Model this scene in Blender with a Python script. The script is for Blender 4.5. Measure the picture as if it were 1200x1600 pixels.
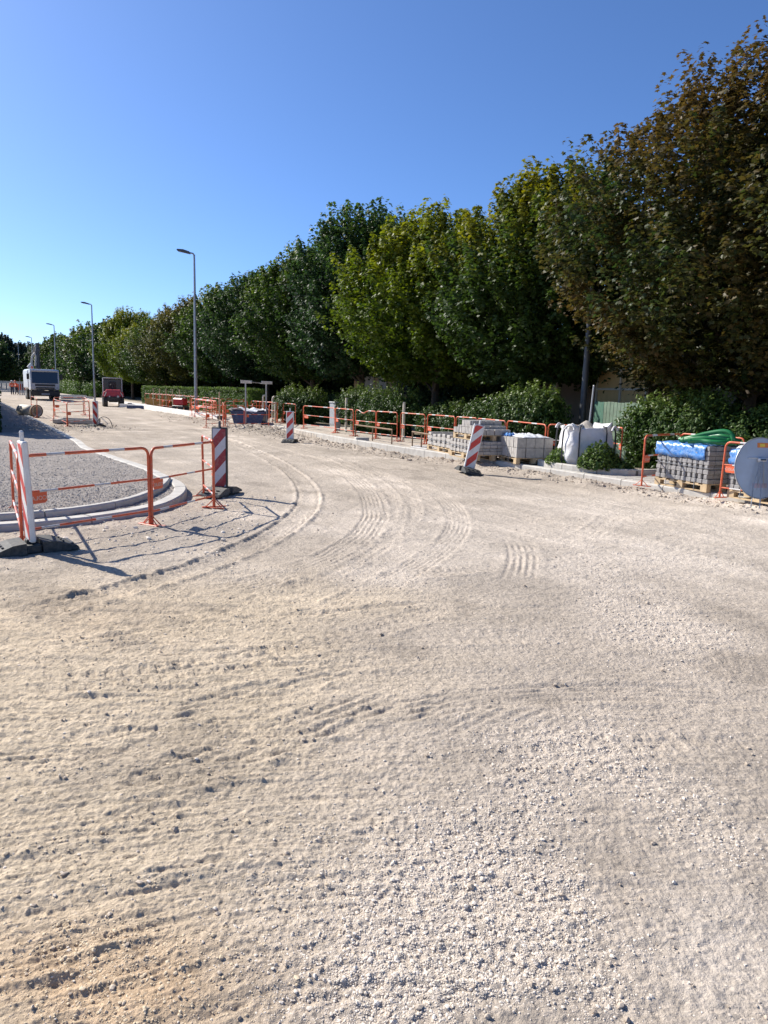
import bpy, math, random
import numpy as np
from mathutils import Vector, Matrix
R=math.radians
random.seed(7); rng=np.random.default_rng(7)
S=bpy.context.scene
for o in list(bpy.data.objects): bpy.data.objects.remove(o)
C=S.collection
# ------------------------------------------------------------- camera
F=1130.; H=1.70; TH=math.atan(187/F); RO=.03
_c,_s=math.cos(TH),math.sin(TH); _cr,_sr=math.cos(RO),math.sin(RO)
vf=Vector((0,_c,-_s)); u0=Vector((0,_s,_c)); r0=Vector((1,0,0))
vr=_cr*r0+_sr*u0; vu=-_sr*r0+_cr*u0
cam=bpy.data.cameras.new('camera'); co=bpy.data.objects.new('camera',cam); C.objects.link(co)
cam.sensor_fit='VERTICAL'; cam.sensor_height=36; cam.lens=F/1600*36
cam.clip_start=.05; cam.clip_end=3000
co.matrix_world=Matrix(((vr.x,vu.x,-vf.x,0),(vr.y,vu.y,-vf.y,0),(vr.z,vu.z,-vf.z,H),(0,0,0,1)))
S.camera=co
# ------------------------------------------------------------- light
SUN_EL=37.5; SUN_AZ=-58.7            # azimuth from +Y, negative = to the left
sd=Vector((math.sin(R(SUN_AZ))*math.cos(R(SUN_EL)),math.cos(R(SUN_AZ))*math.cos(R(SUN_EL)),math.sin(R(SUN_EL))))
W=bpy.data.worlds.new('World'); S.world=W; W.use_nodes=True
nt=W.node_tree; bg=nt.nodes['Background']; sky=nt.nodes.new('ShaderNodeTexSky')
sky.sky_type='NISHITA'; sky.sun_disc=False; sky.sun_elevation=R(SUN_EL); sky.sun_rotation=R(SUN_AZ)
sky.altitude=300; sky.air_density=.7; sky.dust_density=.8; sky.ozone_density=10
nt.links.new(sky.outputs[0],bg.inputs[0]); bg.inputs[1].default_value=.12
sl=bpy.data.lights.new('sun','SUN'); sl.energy=5.0; sl.angle=R(.53); sl.color=(1,.94,.84)
so=bpy.data.objects.new('sun',sl); C.objects.link(so); so.rotation_euler=sd.to_track_quat('Z','Y').to_euler(); so.location=(-30,20,40)
S.view_settings.view_transform='Standard'; S.view_settings.look='None'; S.view_settings.exposure=0.62; S.view_settings.gamma=1
S.render.engine='CYCLES'
# ------------------------------------------------------------- measuring helpers
def ray(px,py):
    px=float(px); py=float(py)
    a=(px-600)/F; b=-(py-800)/F
    return vf+a*vr+b*vu
def G(px,py,z=0.):
    d=ray(px,py); t=(z-H)/d.z; return Vector((d.x*t,d.y*t,z))
UX,UY=-.508,.861; NX,NY=.861,.508
def ST(s,t,z=0.): return Vector((s*NX+t*UX,s*NY+t*UY,z))
def toST(p): return (p[0]*NX+p[1]*NY,p[0]*UX+p[1]*UY)
def Q(px,py,s):
    d=ray(px,py); k=s/(d.x*NX+d.y*NY); return Vector((d.x*k,d.y*k,H+d.z*k))
ROADANG=math.atan2(UY,UX)      # heading of the road
# ------------------------------------------------------------- mesh builder
class MB:
    def __init__(s): s.v=[];s.f=[];s.m=[];s.sm=[]
    def add(s,vs,fs,mi=0,M=None,smooth=False):
        n=len(s.v)
        for q in vs:
            q=Vector(q); s.v.append(tuple(M@q) if M is not None else tuple(q))
        for f in fs: s.f.append([n+i for i in f]); s.m.append(mi); s.sm.append(smooth)
    def box(s,c,d,mi=0,M=None,bev=0.,top=1.,rz=0.,topy=None):
        cx,cy,cz=c; hx,hy,hz=d[0]/2,d[1]/2,d[2]/2
        ty=top if topy is None else topy
        if bev<=0:
            vs=[]
            for z,k,k2 in ((-hz,1,1),(hz,top,ty)):
                for x,y in ((-hx,-hy),(hx,-hy),(hx,hy),(-hx,hy)): vs.append((x*k,y*k2,z))
            fs=[(3,2,1,0),(4,5,6,7),(0,1,5,4),(1,2,6,5),(2,3,7,6),(3,0,4,7)]
        else:
            b=min(bev,hx*.9,hy*.9,hz*.9); vs=[];fs=[]
            rings=[(-hz,b,1),( -hz+b,0,1),(hz-b,0,0),(hz,b,0)]
            for z,i,_ in rings:
                k=top if z>0 else 1; k2=ty if z>0 else 1
                X,Y=(hx)*k,(hy)*k2
                for x,y in ((-X+b+i*.0,-Y+i),(X-b,-Y+i),(X-i,-Y+b),(X-i,Y-b),(X-b,Y-i),(-X+b,Y-i),(-X+i,Y-b),(-X+i,-Y+b)): vs.append((x,y,z))
            for r in range(3):
                for k in range(8): fs.append((r*8+k,r*8+(k+1)%8,(r+1)*8+(k+1)%8,(r+1)*8+k))
            fs.append(tuple(range(7,-1,-1))); fs.append(tuple(range(24,32)))
        T=Matrix.Translation((cx,cy,cz))@Matrix.Rotation(rz,4,'Z')
        s.add(vs,fs,mi,(M@T) if M is not None else T)
    def tube(s,pts,r,n=8,mi=0,caps=True,M=None,closed=False,smooth=True):
        pts=[Vector(p) for p in pts]; rs=r if isinstance(r,(list,tuple)) else [r]*len(pts)
        vs=[];fs=[];N=len(pts); prev=None
        for i,p in enumerate(pts):
            if closed: d=pts[(i+1)%N]-pts[i-1]
            else: d=pts[min(i+1,N-1)]-pts[max(i-1,0)]
            d.normalize()
            if prev is None:
                a=Vector((0,0,1)) if abs(d.z)<.9 else Vector((1,0,0)); e=d.cross(a).normalized()
            else: e=(prev-d*prev.dot(d)).normalized()
            prev=e; g=d.cross(e)
            for k in range(n):
                an=2*math.pi*k/n; vs.append(p+rs[i]*(math.cos(an)*e+math.sin(an)*g))
        for i in range(N if closed else N-1):
            j=(i+1)%N
            for k in range(n): fs.append((i*n+k,i*n+(k+1)%n,j*n+(k+1)%n,j*n+k))
        s.add(vs,fs,mi,M,smooth)
        if caps and not closed: s.add(vs[:n],[tuple(range(n-1,-1,-1))],mi,M); s.add(vs[-n:],[tuple(range(n))],mi,M)
    def cyl(s,p0,p1,r,n=16,mi=0,r2=None,M=None): s.tube([p0,p1],[r,r if r2 is None else r2],n,mi,True,M)
    def prism(s,poly,y0,y1,mi=0,M=None,axis='y'):
        n=len(poly)
        if axis=='y': vs=[(a,y0,b) for a,b in poly]+[(a,y1,b) for a,b in poly]
        elif axis=='x': vs=[(y0,a,b) for a,b in poly]+[(y1,a,b) for a,b in poly]
        else: vs=[(a,b,y0) for a,b in poly]+[(a,b,y1) for a,b in poly]
        s.add(vs,[tuple(range(n)),tuple(range(2*n-1,n-1,-1))]+[(i,i+n,(i+1)%n+n,(i+1)%n) for i in range(n)],mi,M)
    def build(s,name,mats,parent=None,loc=None):
        me=bpy.data.meshes.new(name); me.from_pydata(s.v,[],s.f)
        for m in (mats if isinstance(mats,(list,tuple)) else [mats]): me.materials.append(m)
        me.polygons.foreach_set('material_index',s.m); me.polygons.foreach_set('use_smooth',s.sm)
        me.update(); return link(name,me,parent,loc)
def link(name,me,parent=None,loc=None):
    o=bpy.data.objects.new(name,me); C.objects.link(o)
    if parent: o.parent=parent
    if loc is not None: o.location=loc
    return o
def tag(o,label=None,cat=None,group=None,kind=None):
    if label: o['label']=label
    if cat: o['category']=cat
    if group: o['group']=group
    if kind: o['kind']=kind
    return o
def thing(name,label,cat,loc=(0,0,0),rz=0.,group=None):
    o=bpy.data.objects.new(name,None); C.objects.link(o); o.location=loc; o.rotation_euler=(0,0,rz); o.empty_display_size=.2
    return tag(o,label,cat,group)
CH={}
def copy_tree(o,parent=None):
    c=o.copy(); C.objects.link(c); c.parent=parent
    for ch in [q for q in bpy.data.objects if q.parent==o]: copy_tree(ch,c)
    return c
def place(proto,used,label,loc,rz,group=None,sx=1,sy=1,sz=1,rx=0,ry=0):
    o=copy_tree(proto) if used else proto
    o.location=loc; o.rotation_euler=(rx,ry,rz); o.scale=(sx,sy,sz); o['label']=label
    if group: o['group']=group
    return o
# ------------------------------------------------------------- materials
def newmat(name):
    m=bpy.data.materials.new(name); m.use_nodes=True; return m,m.node_tree,m.node_tree.nodes['Principled BSDF']
def mat(name,col,rough=.6,var=.12,scale=6.,bump=0.,bscale=60.,metal=0.,dirt=0.,dirtcol=(.32,.27,.21),spec=.5):
    m,t,b=newmat(name); L=t.links.new; N=t.nodes.new
    tc=N('ShaderNodeTexCoord'); nz=N('ShaderNodeTexNoise'); nz.inputs['Scale'].default_value=scale; nz.inputs['Detail'].default_value=6
    L(tc.outputs['Object'],nz.inputs['Vector'])
    mr=N('ShaderNodeMapRange'); mr.inputs[1].default_value=.3; mr.inputs[2].default_value=.7; mr.inputs[3].default_value=1-var; mr.inputs[4].default_value=1+var
    L(nz.outputs[0],mr.inputs[0])
    hv=N('ShaderNodeHueSaturation'); hv.inputs['Color'].default_value=(*col,1); L(mr.outputs[0],hv.inputs['Value'])
    out=hv.outputs[0]
    if dirt>0:
        n2=N('ShaderNodeTexNoise'); n2.inputs['Scale'].default_value=scale*2.3; n2.inputs['Detail'].default_value=8; n2.inputs['Roughness'].default_value=.7; L(tc.outputs['Object'],n2.inputs['Vector'])
        m2=N('ShaderNodeMapRange'); m2.inputs[1].default_value=.42; m2.inputs[2].default_value=.75; m2.inputs[3].default_value=0; m2.inputs[4].default_value=dirt; L(n2.outputs[0],m2.inputs[0])
        mx=N('ShaderNodeMixRGB'); mx.inputs[2].default_value=(*dirtcol,1); L(m2.outputs[0],mx.inputs[0]); L(out,mx.inputs[1]); out=mx.outputs[0]
    L(out,b.inputs['Base Color']); b.inputs['Roughness'].default_value=rough; b.inputs['Metallic'].default_value=metal
    b.inputs['Specular IOR Level'].default_value=spec
    if bump>0:
        n3=N('ShaderNodeTexNoise'); n3.inputs['Scale'].default_value=bscale; n3.inputs['Detail'].default_value=5; L(tc.outputs['Object'],n3.inputs['Vector'])
        bp=N('ShaderNodeBump'); bp.inputs['Strength'].default_value=1; bp.inputs['Distance'].default_value=bump; L(n3.outputs[0],bp.inputs['Height']); L(bp.outputs[0],b.inputs['Normal'])
    return m
def stripemat(name,sign,period,off,c1=(.62,.045,.03),c2=(.78,.76,.72),ww=.5,rough=.45):
    m,t,b=newmat(name); L=t.links.new; N=t.nodes.new
    tc=N('ShaderNodeTexCoord'); sp=N('ShaderNodeSeparateXYZ'); L(tc.outputs['Object'],sp.inputs[0])
    mu=N('ShaderNodeMath'); mu.operation='MULTIPLY_ADD'; L(sp.outputs[0],mu.inputs[0]); mu.inputs[1].default_value=sign; L(sp.outputs[2],mu.inputs[2])
    d=N('ShaderNodeMath'); d.operation='MULTIPLY_ADD'; d.inputs[1].default_value=1/period; d.inputs[2].default_value=off; L(mu.outputs[0],d.inputs[0])
    fr=N('ShaderNodeMath'); fr.operation='FRACT'; L(d.outputs[0],fr.inputs[0])
    gt=N('ShaderNodeMath'); gt.operation='GREATER_THAN'; gt.inputs[1].default_value=ww; L(fr.outputs[0],gt.inputs[0])
    mx=N('ShaderNodeMixRGB'); mx.inputs[1].default_value=(*c1,1); mx.inputs[2].default_value=(*c2,1); L(gt.outputs[0],mx.inputs[0])
    nz=N('ShaderNodeTexNoise'); nz.inputs['Scale'].default_value=14; nz.inputs['Detail'].default_value=8; L(tc.outputs['Object'],nz.inputs['Vector'])
    mr=N('ShaderNodeMapRange'); mr.inputs[1].default_value=.5; mr.inputs[2].default_value=.8; mr.inputs[4].default_value=.45; L(nz.outputs[0],mr.inputs[0])
    m2=N('ShaderNodeMixRGB'); m2.inputs[2].default_value=(.4,.34,.27,1); L(mr.outputs[0],m2.inputs[0]); L(mx.outputs[0],m2.inputs[1])
    L(m2.outputs[0],b.inputs['Base Color']); b.inputs['Roughness'].default_value=rough
    return m
M={}
M['orange']=mat('orange_paint',(.64,.095,.025),.45,.15,9,dirt=.55,dirtcol=(.42,.27,.18))
M['band']=mat('reflective_band',(.62,.60,.58),.4,.1,8,dirt=.4)
M['orange2']=mat('orange_sheet',(.72,.11,.03),.5,.1,5,dirt=.2)
M['white']=mat('white_paint',(.72,.71,.69),.45,.08,8,dirt=.3)
M['lettering']=mat('plate_lettering',(.62,.5,.42),.6,.1,30)
M['steel']=mat('galvanised_steel',(.36,.37,.38),.42,.15,9,metal=.6)
M['darksteel']=mat('dark_steel',(.08,.085,.09),.5,.15,9,metal=.3)
M['rubber']=mat('black_rubber',(.035,.037,.036),.75,.25,9,bump=.003,bscale=40,dirt=.5,dirtcol=(.2,.18,.15))
M['rubbergrey']=mat('dusty_rubber',(.085,.085,.08),.8,.25,9,bump=.003,bscale=40,dirt=.7,dirtcol=(.34,.29,.24))
M['plastic']=mat('white_plastic',(.70,.69,.66),.45,.06,6,dirt=.25)
M['concrete']=mat('kerb_concrete',(.50,.475,.43),.85,.14,5,bump=.002,bscale=120,dirt=.5,dirtcol=(.36,.31,.25))
M['newconcrete']=mat('new_concrete',(.80,.77,.72),.85,.1,3,bump=.002,bscale=100,dirt=.3,dirtcol=(.45,.4,.34))
M['mortar']=mat('joint_mortar',(.16,.145,.125),.9,.2,20)
M['paver']=mat('grey_paver',(.40,.375,.345),.88,.2,12,bump=.002,bscale=150,dirt=.25,dirtcol=(.5,.47,.42))
M['paverdark']=mat('charcoal_paver',(.27,.26,.255),.88,.25,12,bump=.003,bscale=120,dirt=.3,dirtcol=(.5,.48,.45))
M['wood']=mat('pale_pallet_wood',(.50,.37,.22),.8,.2,10,bump=.002,bscale=60)
M['oldwood']=mat('weathered_wood',(.24,.16,.10),.85,.25,10,bump=.002)
M['bluefilm']=mat('blue_film',(.03,.18,.52),.3,.35,7,bump=.012,bscale=16,dirt=.85,dirtcol=(.42,.56,.74))  # dirt inputs here draw pale blue streaks across the film
M['whitefilm']=mat('white_film',(.72,.74,.78),.3,.15,7,bump=.01,bscale=14)
M['hose']=mat('green_hose',(.012,.16,.05),.4,.15,10)
M['bag']=mat('woven_bag',(.66,.65,.65),.55,.08,3,bump=.03,bscale=7,dirt=.15,dirtcol=(.5,.47,.42))
M['strap']=mat('black_strap',(.03,.03,.035),.7,.2,20)
M['sand']=mat('builders_sand',(.42,.38,.33),.95,.15,20,bump=.01,bscale=90)
M['signback']=mat('sign_back',(.42,.48,.55),.5,.08,3,metal=.1,dirt=.2)
M['glass']=mat('dark_glass',(.015,.02,.035),.08,.1,3)
M['glassred']=mat('rear_screen',(.03,.02,.025),.15,.2,3)
M['truckwhite']=mat('white_truck_paint',(.50,.52,.56),.3,.06,2,dirt=.2)
M['black']=mat('black_plastic',(.018,.018,.02),.55,.2,6,dirt=.2)
M['tyre']=mat('tyre_rubber',(.025,.025,.026),.85,.2,12,dirt=.5)
M['red']=mat('red_paint',(.42,.02,.03),.35,.12,4,dirt=.15)
M['yellow']=mat('ochre_paint',(.42,.22,.03),.5,.2,4,dirt=.4)
M['hiviz']=mat('orange_workwear',(.85,.14,.04),.7,.12,9)
M['navy']=mat('navy_trousers',(.03,.035,.06),.8,.2,9)
M['skin']=mat('skin',(.42,.23,.15),.55,.06,9)
M['hair']=mat('dark_hair',(.03,.02,.015),.7,.2,9)
M['blue']=mat('dark_blue_paint',(.02,.05,.14),.4,.2,4,dirt=.3)
M['bark']=mat('maple_bark',(.09,.07,.05),.9,.3,14,bump=.02,bscale=18)
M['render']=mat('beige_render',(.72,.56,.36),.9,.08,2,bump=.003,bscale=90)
M['rendershade']=mat('shaded_render',(.24,.18,.13),.9,.1,2)  # render colour darkened to stand for a wall in shade
M['ochre']=mat('ochre_cladding',(.68,.47,.20),.7,.1,3)
M['cream']=mat('cream_trim',(.6,.54,.42),.7,.06,3)
M['tile']=mat('roof_tile',(.26,.12,.07),.85,.2,4,bump=.02,bscale=8)
M['shadegreen']=mat('shaded_green_boards',(.05,.14,.10),.6,.2,6,dirt=.2)  # board green darkened to paint the panel in shade
M['litgreen']=mat('sunlit_green_boards',(.17,.25,.17),.6,.2,6,dirt=.3)  # same board green lightened to paint the run in sun
M['fence']=mat('pale_paling',(.36,.37,.35),.7,.15,5)
M['stakes']=mat('stake_wood',(.55,.42,.28),.8,.15,9)
M['sticker']=mat('orange_sticker',(.75,.22,.03),.4,.05,9)
M['stickery']=mat('yellow_sticker',(.85,.6,.05),.4,.05,9)
M['fadedplate']=mat('faded_plate',(.42,.33,.36),.5,.2,12)
M['cab']=mat('grey_cabinet',(.34,.36,.38),.6,.1,6,dirt=.2)
M['pipe']=mat('pale_pipe',(.62,.57,.48),.7,.1,4,dirt=.3)
M['lampglass']=mat('lamp_glass',(.45,.47,.5),.2,.05,9)
M['stripeL']=stripemat('red_white_chevron',-1.15,.37,.02)
M['stripeR']=stripemat('red_white_reverse',1.15,.37,.3)
M['shadestripe']=stripemat('shaded_chevron',-1.15,.40,.42,c1=(.30,.03,.035),c2=(.58,.57,.57))  # red and white darkened to paint the side turned from the sun

def leafmat(name,c1,c2,tip=None,trans=.35,rough=.5):
    m,t,b=newmat(name); L=t.links.new; N=t.nodes.new
    at=N('ShaderNodeAttribute'); at.attribute_name='tint'
    sp=N('ShaderNodeSeparateColor'); L(at.outputs['Color'],sp.inputs[0])
    mx=N('ShaderNodeMixRGB'); mx.inputs[1].default_value=(*c1,1); mx.inputs[2].default_value=(*c2,1); L(sp.outputs[0],mx.inputs[0]); out=mx.outputs[0]
    if tip:
        m2=N('ShaderNodeMixRGB'); m2.inputs[2].default_value=(*tip,1); L(out,m2.inputs[1]); L(sp.outputs[1],m2.inputs[0]); out=m2.outputs[0]
    hv=N('ShaderNodeHueSaturation'); L(out,hv.inputs['Color'])
    mr=N('ShaderNodeMapRange'); mr.inputs[3].default_value=.65; mr.inputs[4].default_value=1.4; L(sp.outputs[2],mr.inputs[0]); L(mr.outputs[0],hv.inputs['Value'])
    L(hv.outputs[0],b.inputs['Base Color']); b.inputs['Roughness'].default_value=rough; b.inputs['Specular IOR Level'].default_value=.22
    tr=N('ShaderNodeBsdfTranslucent'); hs=N('ShaderNodeHueSaturation'); hs.inputs['Value'].default_value=1.5; hs.inputs['Saturation'].default_value=1.1; L(hv.outputs[0],hs.inputs['Color']); L(hs.outputs[0],tr.inputs['Color'])
    ms=N('ShaderNodeMixShader'); ms.inputs[0].default_value=trans; L(b.outputs[0],ms.inputs[1]); L(tr.outputs[0],ms.inputs[2])
    L(ms.outputs[0],t.nodes['Material Output'].inputs[0])
    return m
LM={'green':leafmat('maple_leaf_green',(.028,.055,.014),(.055,.095,.02),(.10,.14,.02)),
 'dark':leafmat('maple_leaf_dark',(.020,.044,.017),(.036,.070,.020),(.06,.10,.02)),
 'lime':leafmat('maple_leaf_lime',(.055,.095,.014),(.13,.17,.02),(.20,.21,.025)),
 'yellow':leafmat('maple_leaf_yellow_tips',(.035,.065,.015),(.055,.09,.018),(.19,.18,.02)),
 'brown':leafmat('maple_leaf_bronze',(.028,.052,.014),(.090,.060,.018),(.10,.065,.02)),
 'bronze':leafmat('maple_leaf_ochre',(.042,.066,.016),(.085,.082,.02),(.12,.10,.02)),
 'laurel':leafmat('laurel_leaf',(.034,.066,.016),(.06,.105,.025),(.15,.20,.04),.25,.42),
 'box':leafmat('clipped_hedge_leaf',(.05,.095,.022),(.085,.14,.03),(.12,.18,.04),.3,.5),
 'pine':leafmat('pine_needles',(.014,.030,.016),(.028,.046,.02),None,.15,.6),
 'weed':leafmat('weed_leaf',(.05,.10,.02),(.09,.15,.03),(.15,.2,.04),.3,.5)}

# ------------------------------------------------------------- noise
def _h(ix,iy,seed):
    n=(ix.astype(np.int64)*374761393+iy.astype(np.int64)*668265263+seed*1442695041)&0x7fffffff
    n=((n^(n>>13))*1274126177)&0x7fffffff
    n=(n^(n>>16)); return (n&0xffff)/65535.
def vn(x,y,seed=0):
    ix=np.floor(x);iy=np.floor(y);fx=x-ix;fy=y-iy
    fx=fx*fx*(3-2*fx);fy=fy*fy*(3-2*fy)
    a=_h(ix,iy,seed);b=_h(ix+1,iy,seed);c=_h(ix,iy+1,seed);d=_h(ix+1,iy+1,seed)
    return (a+(b-a)*fx+(c-a)*fy+(a-b-c+d)*fx*fy)*2-1
def fbm(x,y,o=4,seed=0,g=.5):
    r=0;a=1
    for k in range(o): r=r+a*vn(x*2**k+k*17.3,y*2**k-k*9.1,seed+k); a*=g
    return r
def sstep(a,b,x):
    t=np.clip((x-a)/(b-a),0,1); return t*t*(3-2*t)
def inpoly(x,y,poly):
    r=np.zeros(x.shape,bool); n=len(poly)
    for i in range(n):
        x1,y1=poly[i];x2,y2=poly[(i+1)%n]
        if y1==y2: continue
        r^=((y1>y)!=(y2>y))&(x<(x2-x1)*(y-y1)/(y2-y1)+x1)
    return r
# ------------------------------------------------------------- kerb lines
KR_S=11.45
kl_px=[(132,704),(178,721),(224,736),(256,752),(277,762),(284,770),(279,780),(262,791),(240,800),(210,807),(176,812),(130,819),(80,825),(0,831),(-150,836),(-500,840)]
KL=[ST(2.88,t) for t in (400,200,120,80,60,50,45,40,35,30,25,22)]+[G(*p) for p in kl_px]
path_poly=[(p.x,p.y) for p in KL]+[(-30,4),(-120,60),(-300,250)]
def dens(pts,step):
    out=[Vector(pts[0])]
    for a,b in zip(pts,pts[1:]):
        n=max(1,int((b-a).length/step))
        for k in range(1,n+1): out.append(a.lerp(b,k/n))
    return out
# ------------------------------------------------------------- ground
def build_ground():
    r=[.55]
    while r[-1]<1.45: r.append(r[-1]*1.03)
    while r[-1]<75:
        q=r[-1]; r.append(q+min(.00072*q*q,.0042*q))
    while r[-1]<1500: r.append(r[-1]*1.04)
    r=np.array(r)
    a0=math.atan((0-600)/F)*1.12; a1=-a0
    mid=np.linspace(a0,a1,860)
    da=np.linspace(0,1,150)[1:]**1.5
    left=a0-(math.pi+a0)*da[::-1]; right=a1+(math.pi-a1)*da
    ang=np.concatenate([left,mid,right])
    A,Rr=np.meshgrid(ang,r)
    x=(np.sin(A)*Rr).ravel(); y=(np.cos(A)*Rr).ravel()
    s=x*NX+y*NY; t=x*UX+y*UY
    dist=np.hypot(x,y)
    near=sstep(60,25,dist)
    path=inpoly(x,y,path_poly)
    pav=s>KR_S+.06
    # image position of each ground point, used only to lay out soil patches measured from the photograph
    dd=y*_c+H*_s
    X=x; Uu=y*_s-H*_c
    px=600+F*(_cr*X+_sr*Uu)/np.maximum(dd,.1); py=800-F*(-_sr*X+_cr*Uu)/np.maximum(dd,.1)
    sandy=np.clip(sstep(760,200,px+ (py-1200)*.35+90*fbm(x*1.2,y*1.2,3,5)),0,1)*sstep(840,960,py)
    sandy=np.where(dist<1.5,.5,sandy)
    gravel=np.clip(sstep(.05,.55,.5*fbm(x*.9,y*.9,4,11)+.55*np.exp(-(((px-820)/260)**2+((py-1430)/230)**2))+.4*np.exp(-(((px-930)/260)**2+((py-960)/80)**2))),0,1)*(1-.85*sandy)
    orange=np.exp(-(((px-130)/260)**2+((py-1540)/90)**2))+.25*np.exp(-(((px-120)/200)**2+((py-970)/50)**2))
    z=np.zeros_like(x)
    z+=.018*fbm(x*.35,y*.35,3,1)*near
    # scraped streaks, mostly along x with a slow turn
    w=fbm(x*.5,y*.5,2,21)*.35
    th=.10+.35*sstep(900,1500,py)*sstep(900,300,px)-.55*sstep(14,6,dist)*0
    al=x*np.cos(th)+y*np.sin(th); ac=-x*np.sin(th)+y*np.cos(th)+w*.3
    lkk=np.exp(-((dist-9.2)/1.6)**2)*sstep(-.6,-2.0,x)
    nr=sstep(16,6,dist)*(~path)*(~pav)
    z+=nr*(.5+.5*sandy)*.009*fbm(al*1.3,ac*7,3,31)
    z-=nr*.0095*np.abs(fbm(al*1.7,ac*16,3,35))*(.25+.75*sandy)
    z-=nr*.0045*np.abs(fbm(al*3.6,ac*38,2,36))*(.4+.6*sandy)
    z+=nr*.013*np.maximum(0,fbm(al*2.5,ac*16,3,41)-.25)*(.35+.65*sandy)
    z-=nr*.012*np.maximum(0,fbm(al*1.6,ac*13,4,51)-.62)*(.3+.9*sandy)
    # clods and crumb
    z+=nr*(1-.6*lkk)*.0036*fbm(x*19,y*22,4,61,.66)*(.40+.75*sandy)
    cl=np.abs(fbm(x*7,y*10,3,71)); z+=nr*.012*np.maximum(0,.18-cl)*(.2+.8*sandy)*2
    z-=nr*.010*np.maximum(0,fbm(x*19,y*26,2,81)-.8)*(.3+.7*sandy)
    vn1=sstep(9,4.5,dist)
    z+=vn1*.0030*fbm(x*52,y*48,2,91)*(.6+gravel)
    z+=sstep(14,8,dist)*(~path)*(1-.6*lkk)*.0028*fbm(x*26,y*26,2,93)*(.6+.4*gravel)
    z-=sstep(12,6,dist)*(~path)*(1-.7*lkk)*.004*np.maximum(0,vn(x*30,y*36,97)-.55)
    z+=gravel*.0025*near*fbm(x*38,y*38,2,95)
    # far dirt relief in the road
    fr=(~path)*(~pav)*near*sstep(5,9,dist)
    z+=fr*.007*fbm(s*5,t*.5,4,101)
    z+=fr*.004*fbm(x*9,y*9,3,111)
    # ramp of loose dirt against the right kerb and the excavated lip
    lip=np.exp(-((s-11.0-.12*fbm(t*1.2,t*0+3,3,7))/.28)**2)
    z+=(~pav)*lip*(.055+.05*fbm(x*3,y*3,4,121))
    cut=sstep(14.5,17,t)*sstep(30,24,t)
    z-=(~pav)*cut*sstep(9.6,10.6,s)*.10*(1-.0*lip)
    z+=(~pav)*cut*.03*fbm(x*3.5,y*3.5,4,131)*sstep(9,10.5,s)
    heap=np.exp(-(((s-10.7)/1.0)**2+((t-28.5)/2.6)**2)); z+=(~pav)*heap*(.16+.09*fbm(x*2.2,y*2.2,4,141))
    heap2=np.exp(-(((s-10.4)/.9)**2+((t-37)/3)**2)); z+=(~pav)*heap2*(.10+.07*fbm(x*2.2,y*2.2,4,151))
    hp=G(115,668); heap3=np.exp(-(((x-hp.x)/1.6)**2+((y-hp.y)/2.2)**2)); z+=heap3*(.03+.05*fbm(x*3,y*3,4,161))
    # disturbed gravel outside the left kerb
    lk=(~path)*np.exp(-((dist-9.0)/1.6)**2)*sstep(-1.2,-2.6,x); z+=lk*.008*fbm(x*6,y*6,4,171)
    # wheel tracks
    def track(pts,w,depth,kind,per=.11,amp=.008,berm=.012,solid=0.):
        nonlocal z
        P_=dens([G(*p) for p in pts],.25)
        # smooth
        for _ in range(12): P_=[P_[0]]+[(P_[i-1]+P_[i]*2+P_[i+1])/4 for i in range(1,len(P_)-1)]+[P_[-1]]
        xs=[p.x for p in P_];ys=[p.y for p in P_]
        bb=(x>min(xs)-w)&(x<max(xs)+w)&(y>min(ys)-w)&(y<max(ys)+w)&(~path)&(~pav)
        I=np.nonzero(bb)[0]; bx,by=x[I],y[I]
        best=np.full(len(I),9.);lat=np.zeros(len(I));alo=np.zeros(len(I)); acc=0; 
        for a,b in zip(P_,P_[1:]):
            L=(b-a).length
            if L<1e-6: continue
            dx,dy=(b.x-a.x)/L,(b.y-a.y)/L
            u=np.clip((bx-a.x)*dx+(by-a.y)*dy,0,L); ex=bx-a.x-u*dx; ey=by-a.y-u*dy; d=np.hypot(ex,ey)
            k=d<best; best[k]=d[k]; lat[k]=(-(ex*dy)+ey*dx)[k]; alo[k]=(acc+u)[k]; acc+=L
        fade=sstep(0,.6,alo)*sstep(acc,acc-.6,alo)*np.clip(.45+.55*solid+.7*(1-.5*solid)*fbm(bx*1.6,by*1.6,3,3+int(w*100)),0,1)
        h=w/2; inside=sstep(h,h-.03,best)
        dz=-depth*inside+berm*np.exp(-((best-h-.02)/.035)**2)*(.6+.6*fbm(bx*7,by*7,2,8))
        if kind=='tread':
            ph=alo/per+np.abs(lat)*3.2
            q=np.sin(2*math.pi*ph); side=np.exp(-((np.abs(lat)-h*.62)/(h*.33))**2)
            dz+=inside*amp*sstep(-.2,.5,q)*side
        elif kind=='bars':
            q=np.sin(2*math.pi*alo/per); dz+=inside*amp*sstep(-.1,.4,q)*sstep(.2,.35,np.abs((lat/h)))
        else:
            dz+=inside*amp*.75*np.sin(2*math.pi*lat/per*(1+.0*lat)+1.6*vn(bx*1.2,by*1.2,4)+.4*vn(bx*9,by*9,5))*np.clip(.7+.8*vn(bx*7,by*7,6),.1,1.3)
        z[I]+=dz*np.clip(fade,0,1.2)
    track([(20,965),(150,935),(260,906),(330,882),(400,850),(450,822),(482,792),(484,765),(462,740),(420,715),(370,692),(300,670)],.38,.022,'tread',.11,.020,.026,1.)
    track([(330,930),(430,905),(520,873),(575,835),(592,800),(578,768),(540,735),(480,707),(420,690)],.40,.006,'comb',.065,.0075,.010,.7)
    track([(600,840),(620,800),(610,770),(570,742),(510,712)],.34,.006,'bars',.075,.009,.008,.6)
    track([(805,835),(824,862),(826,888),(806,915)],.38,.005,'comb',.07,.007,.006,.3)
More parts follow.
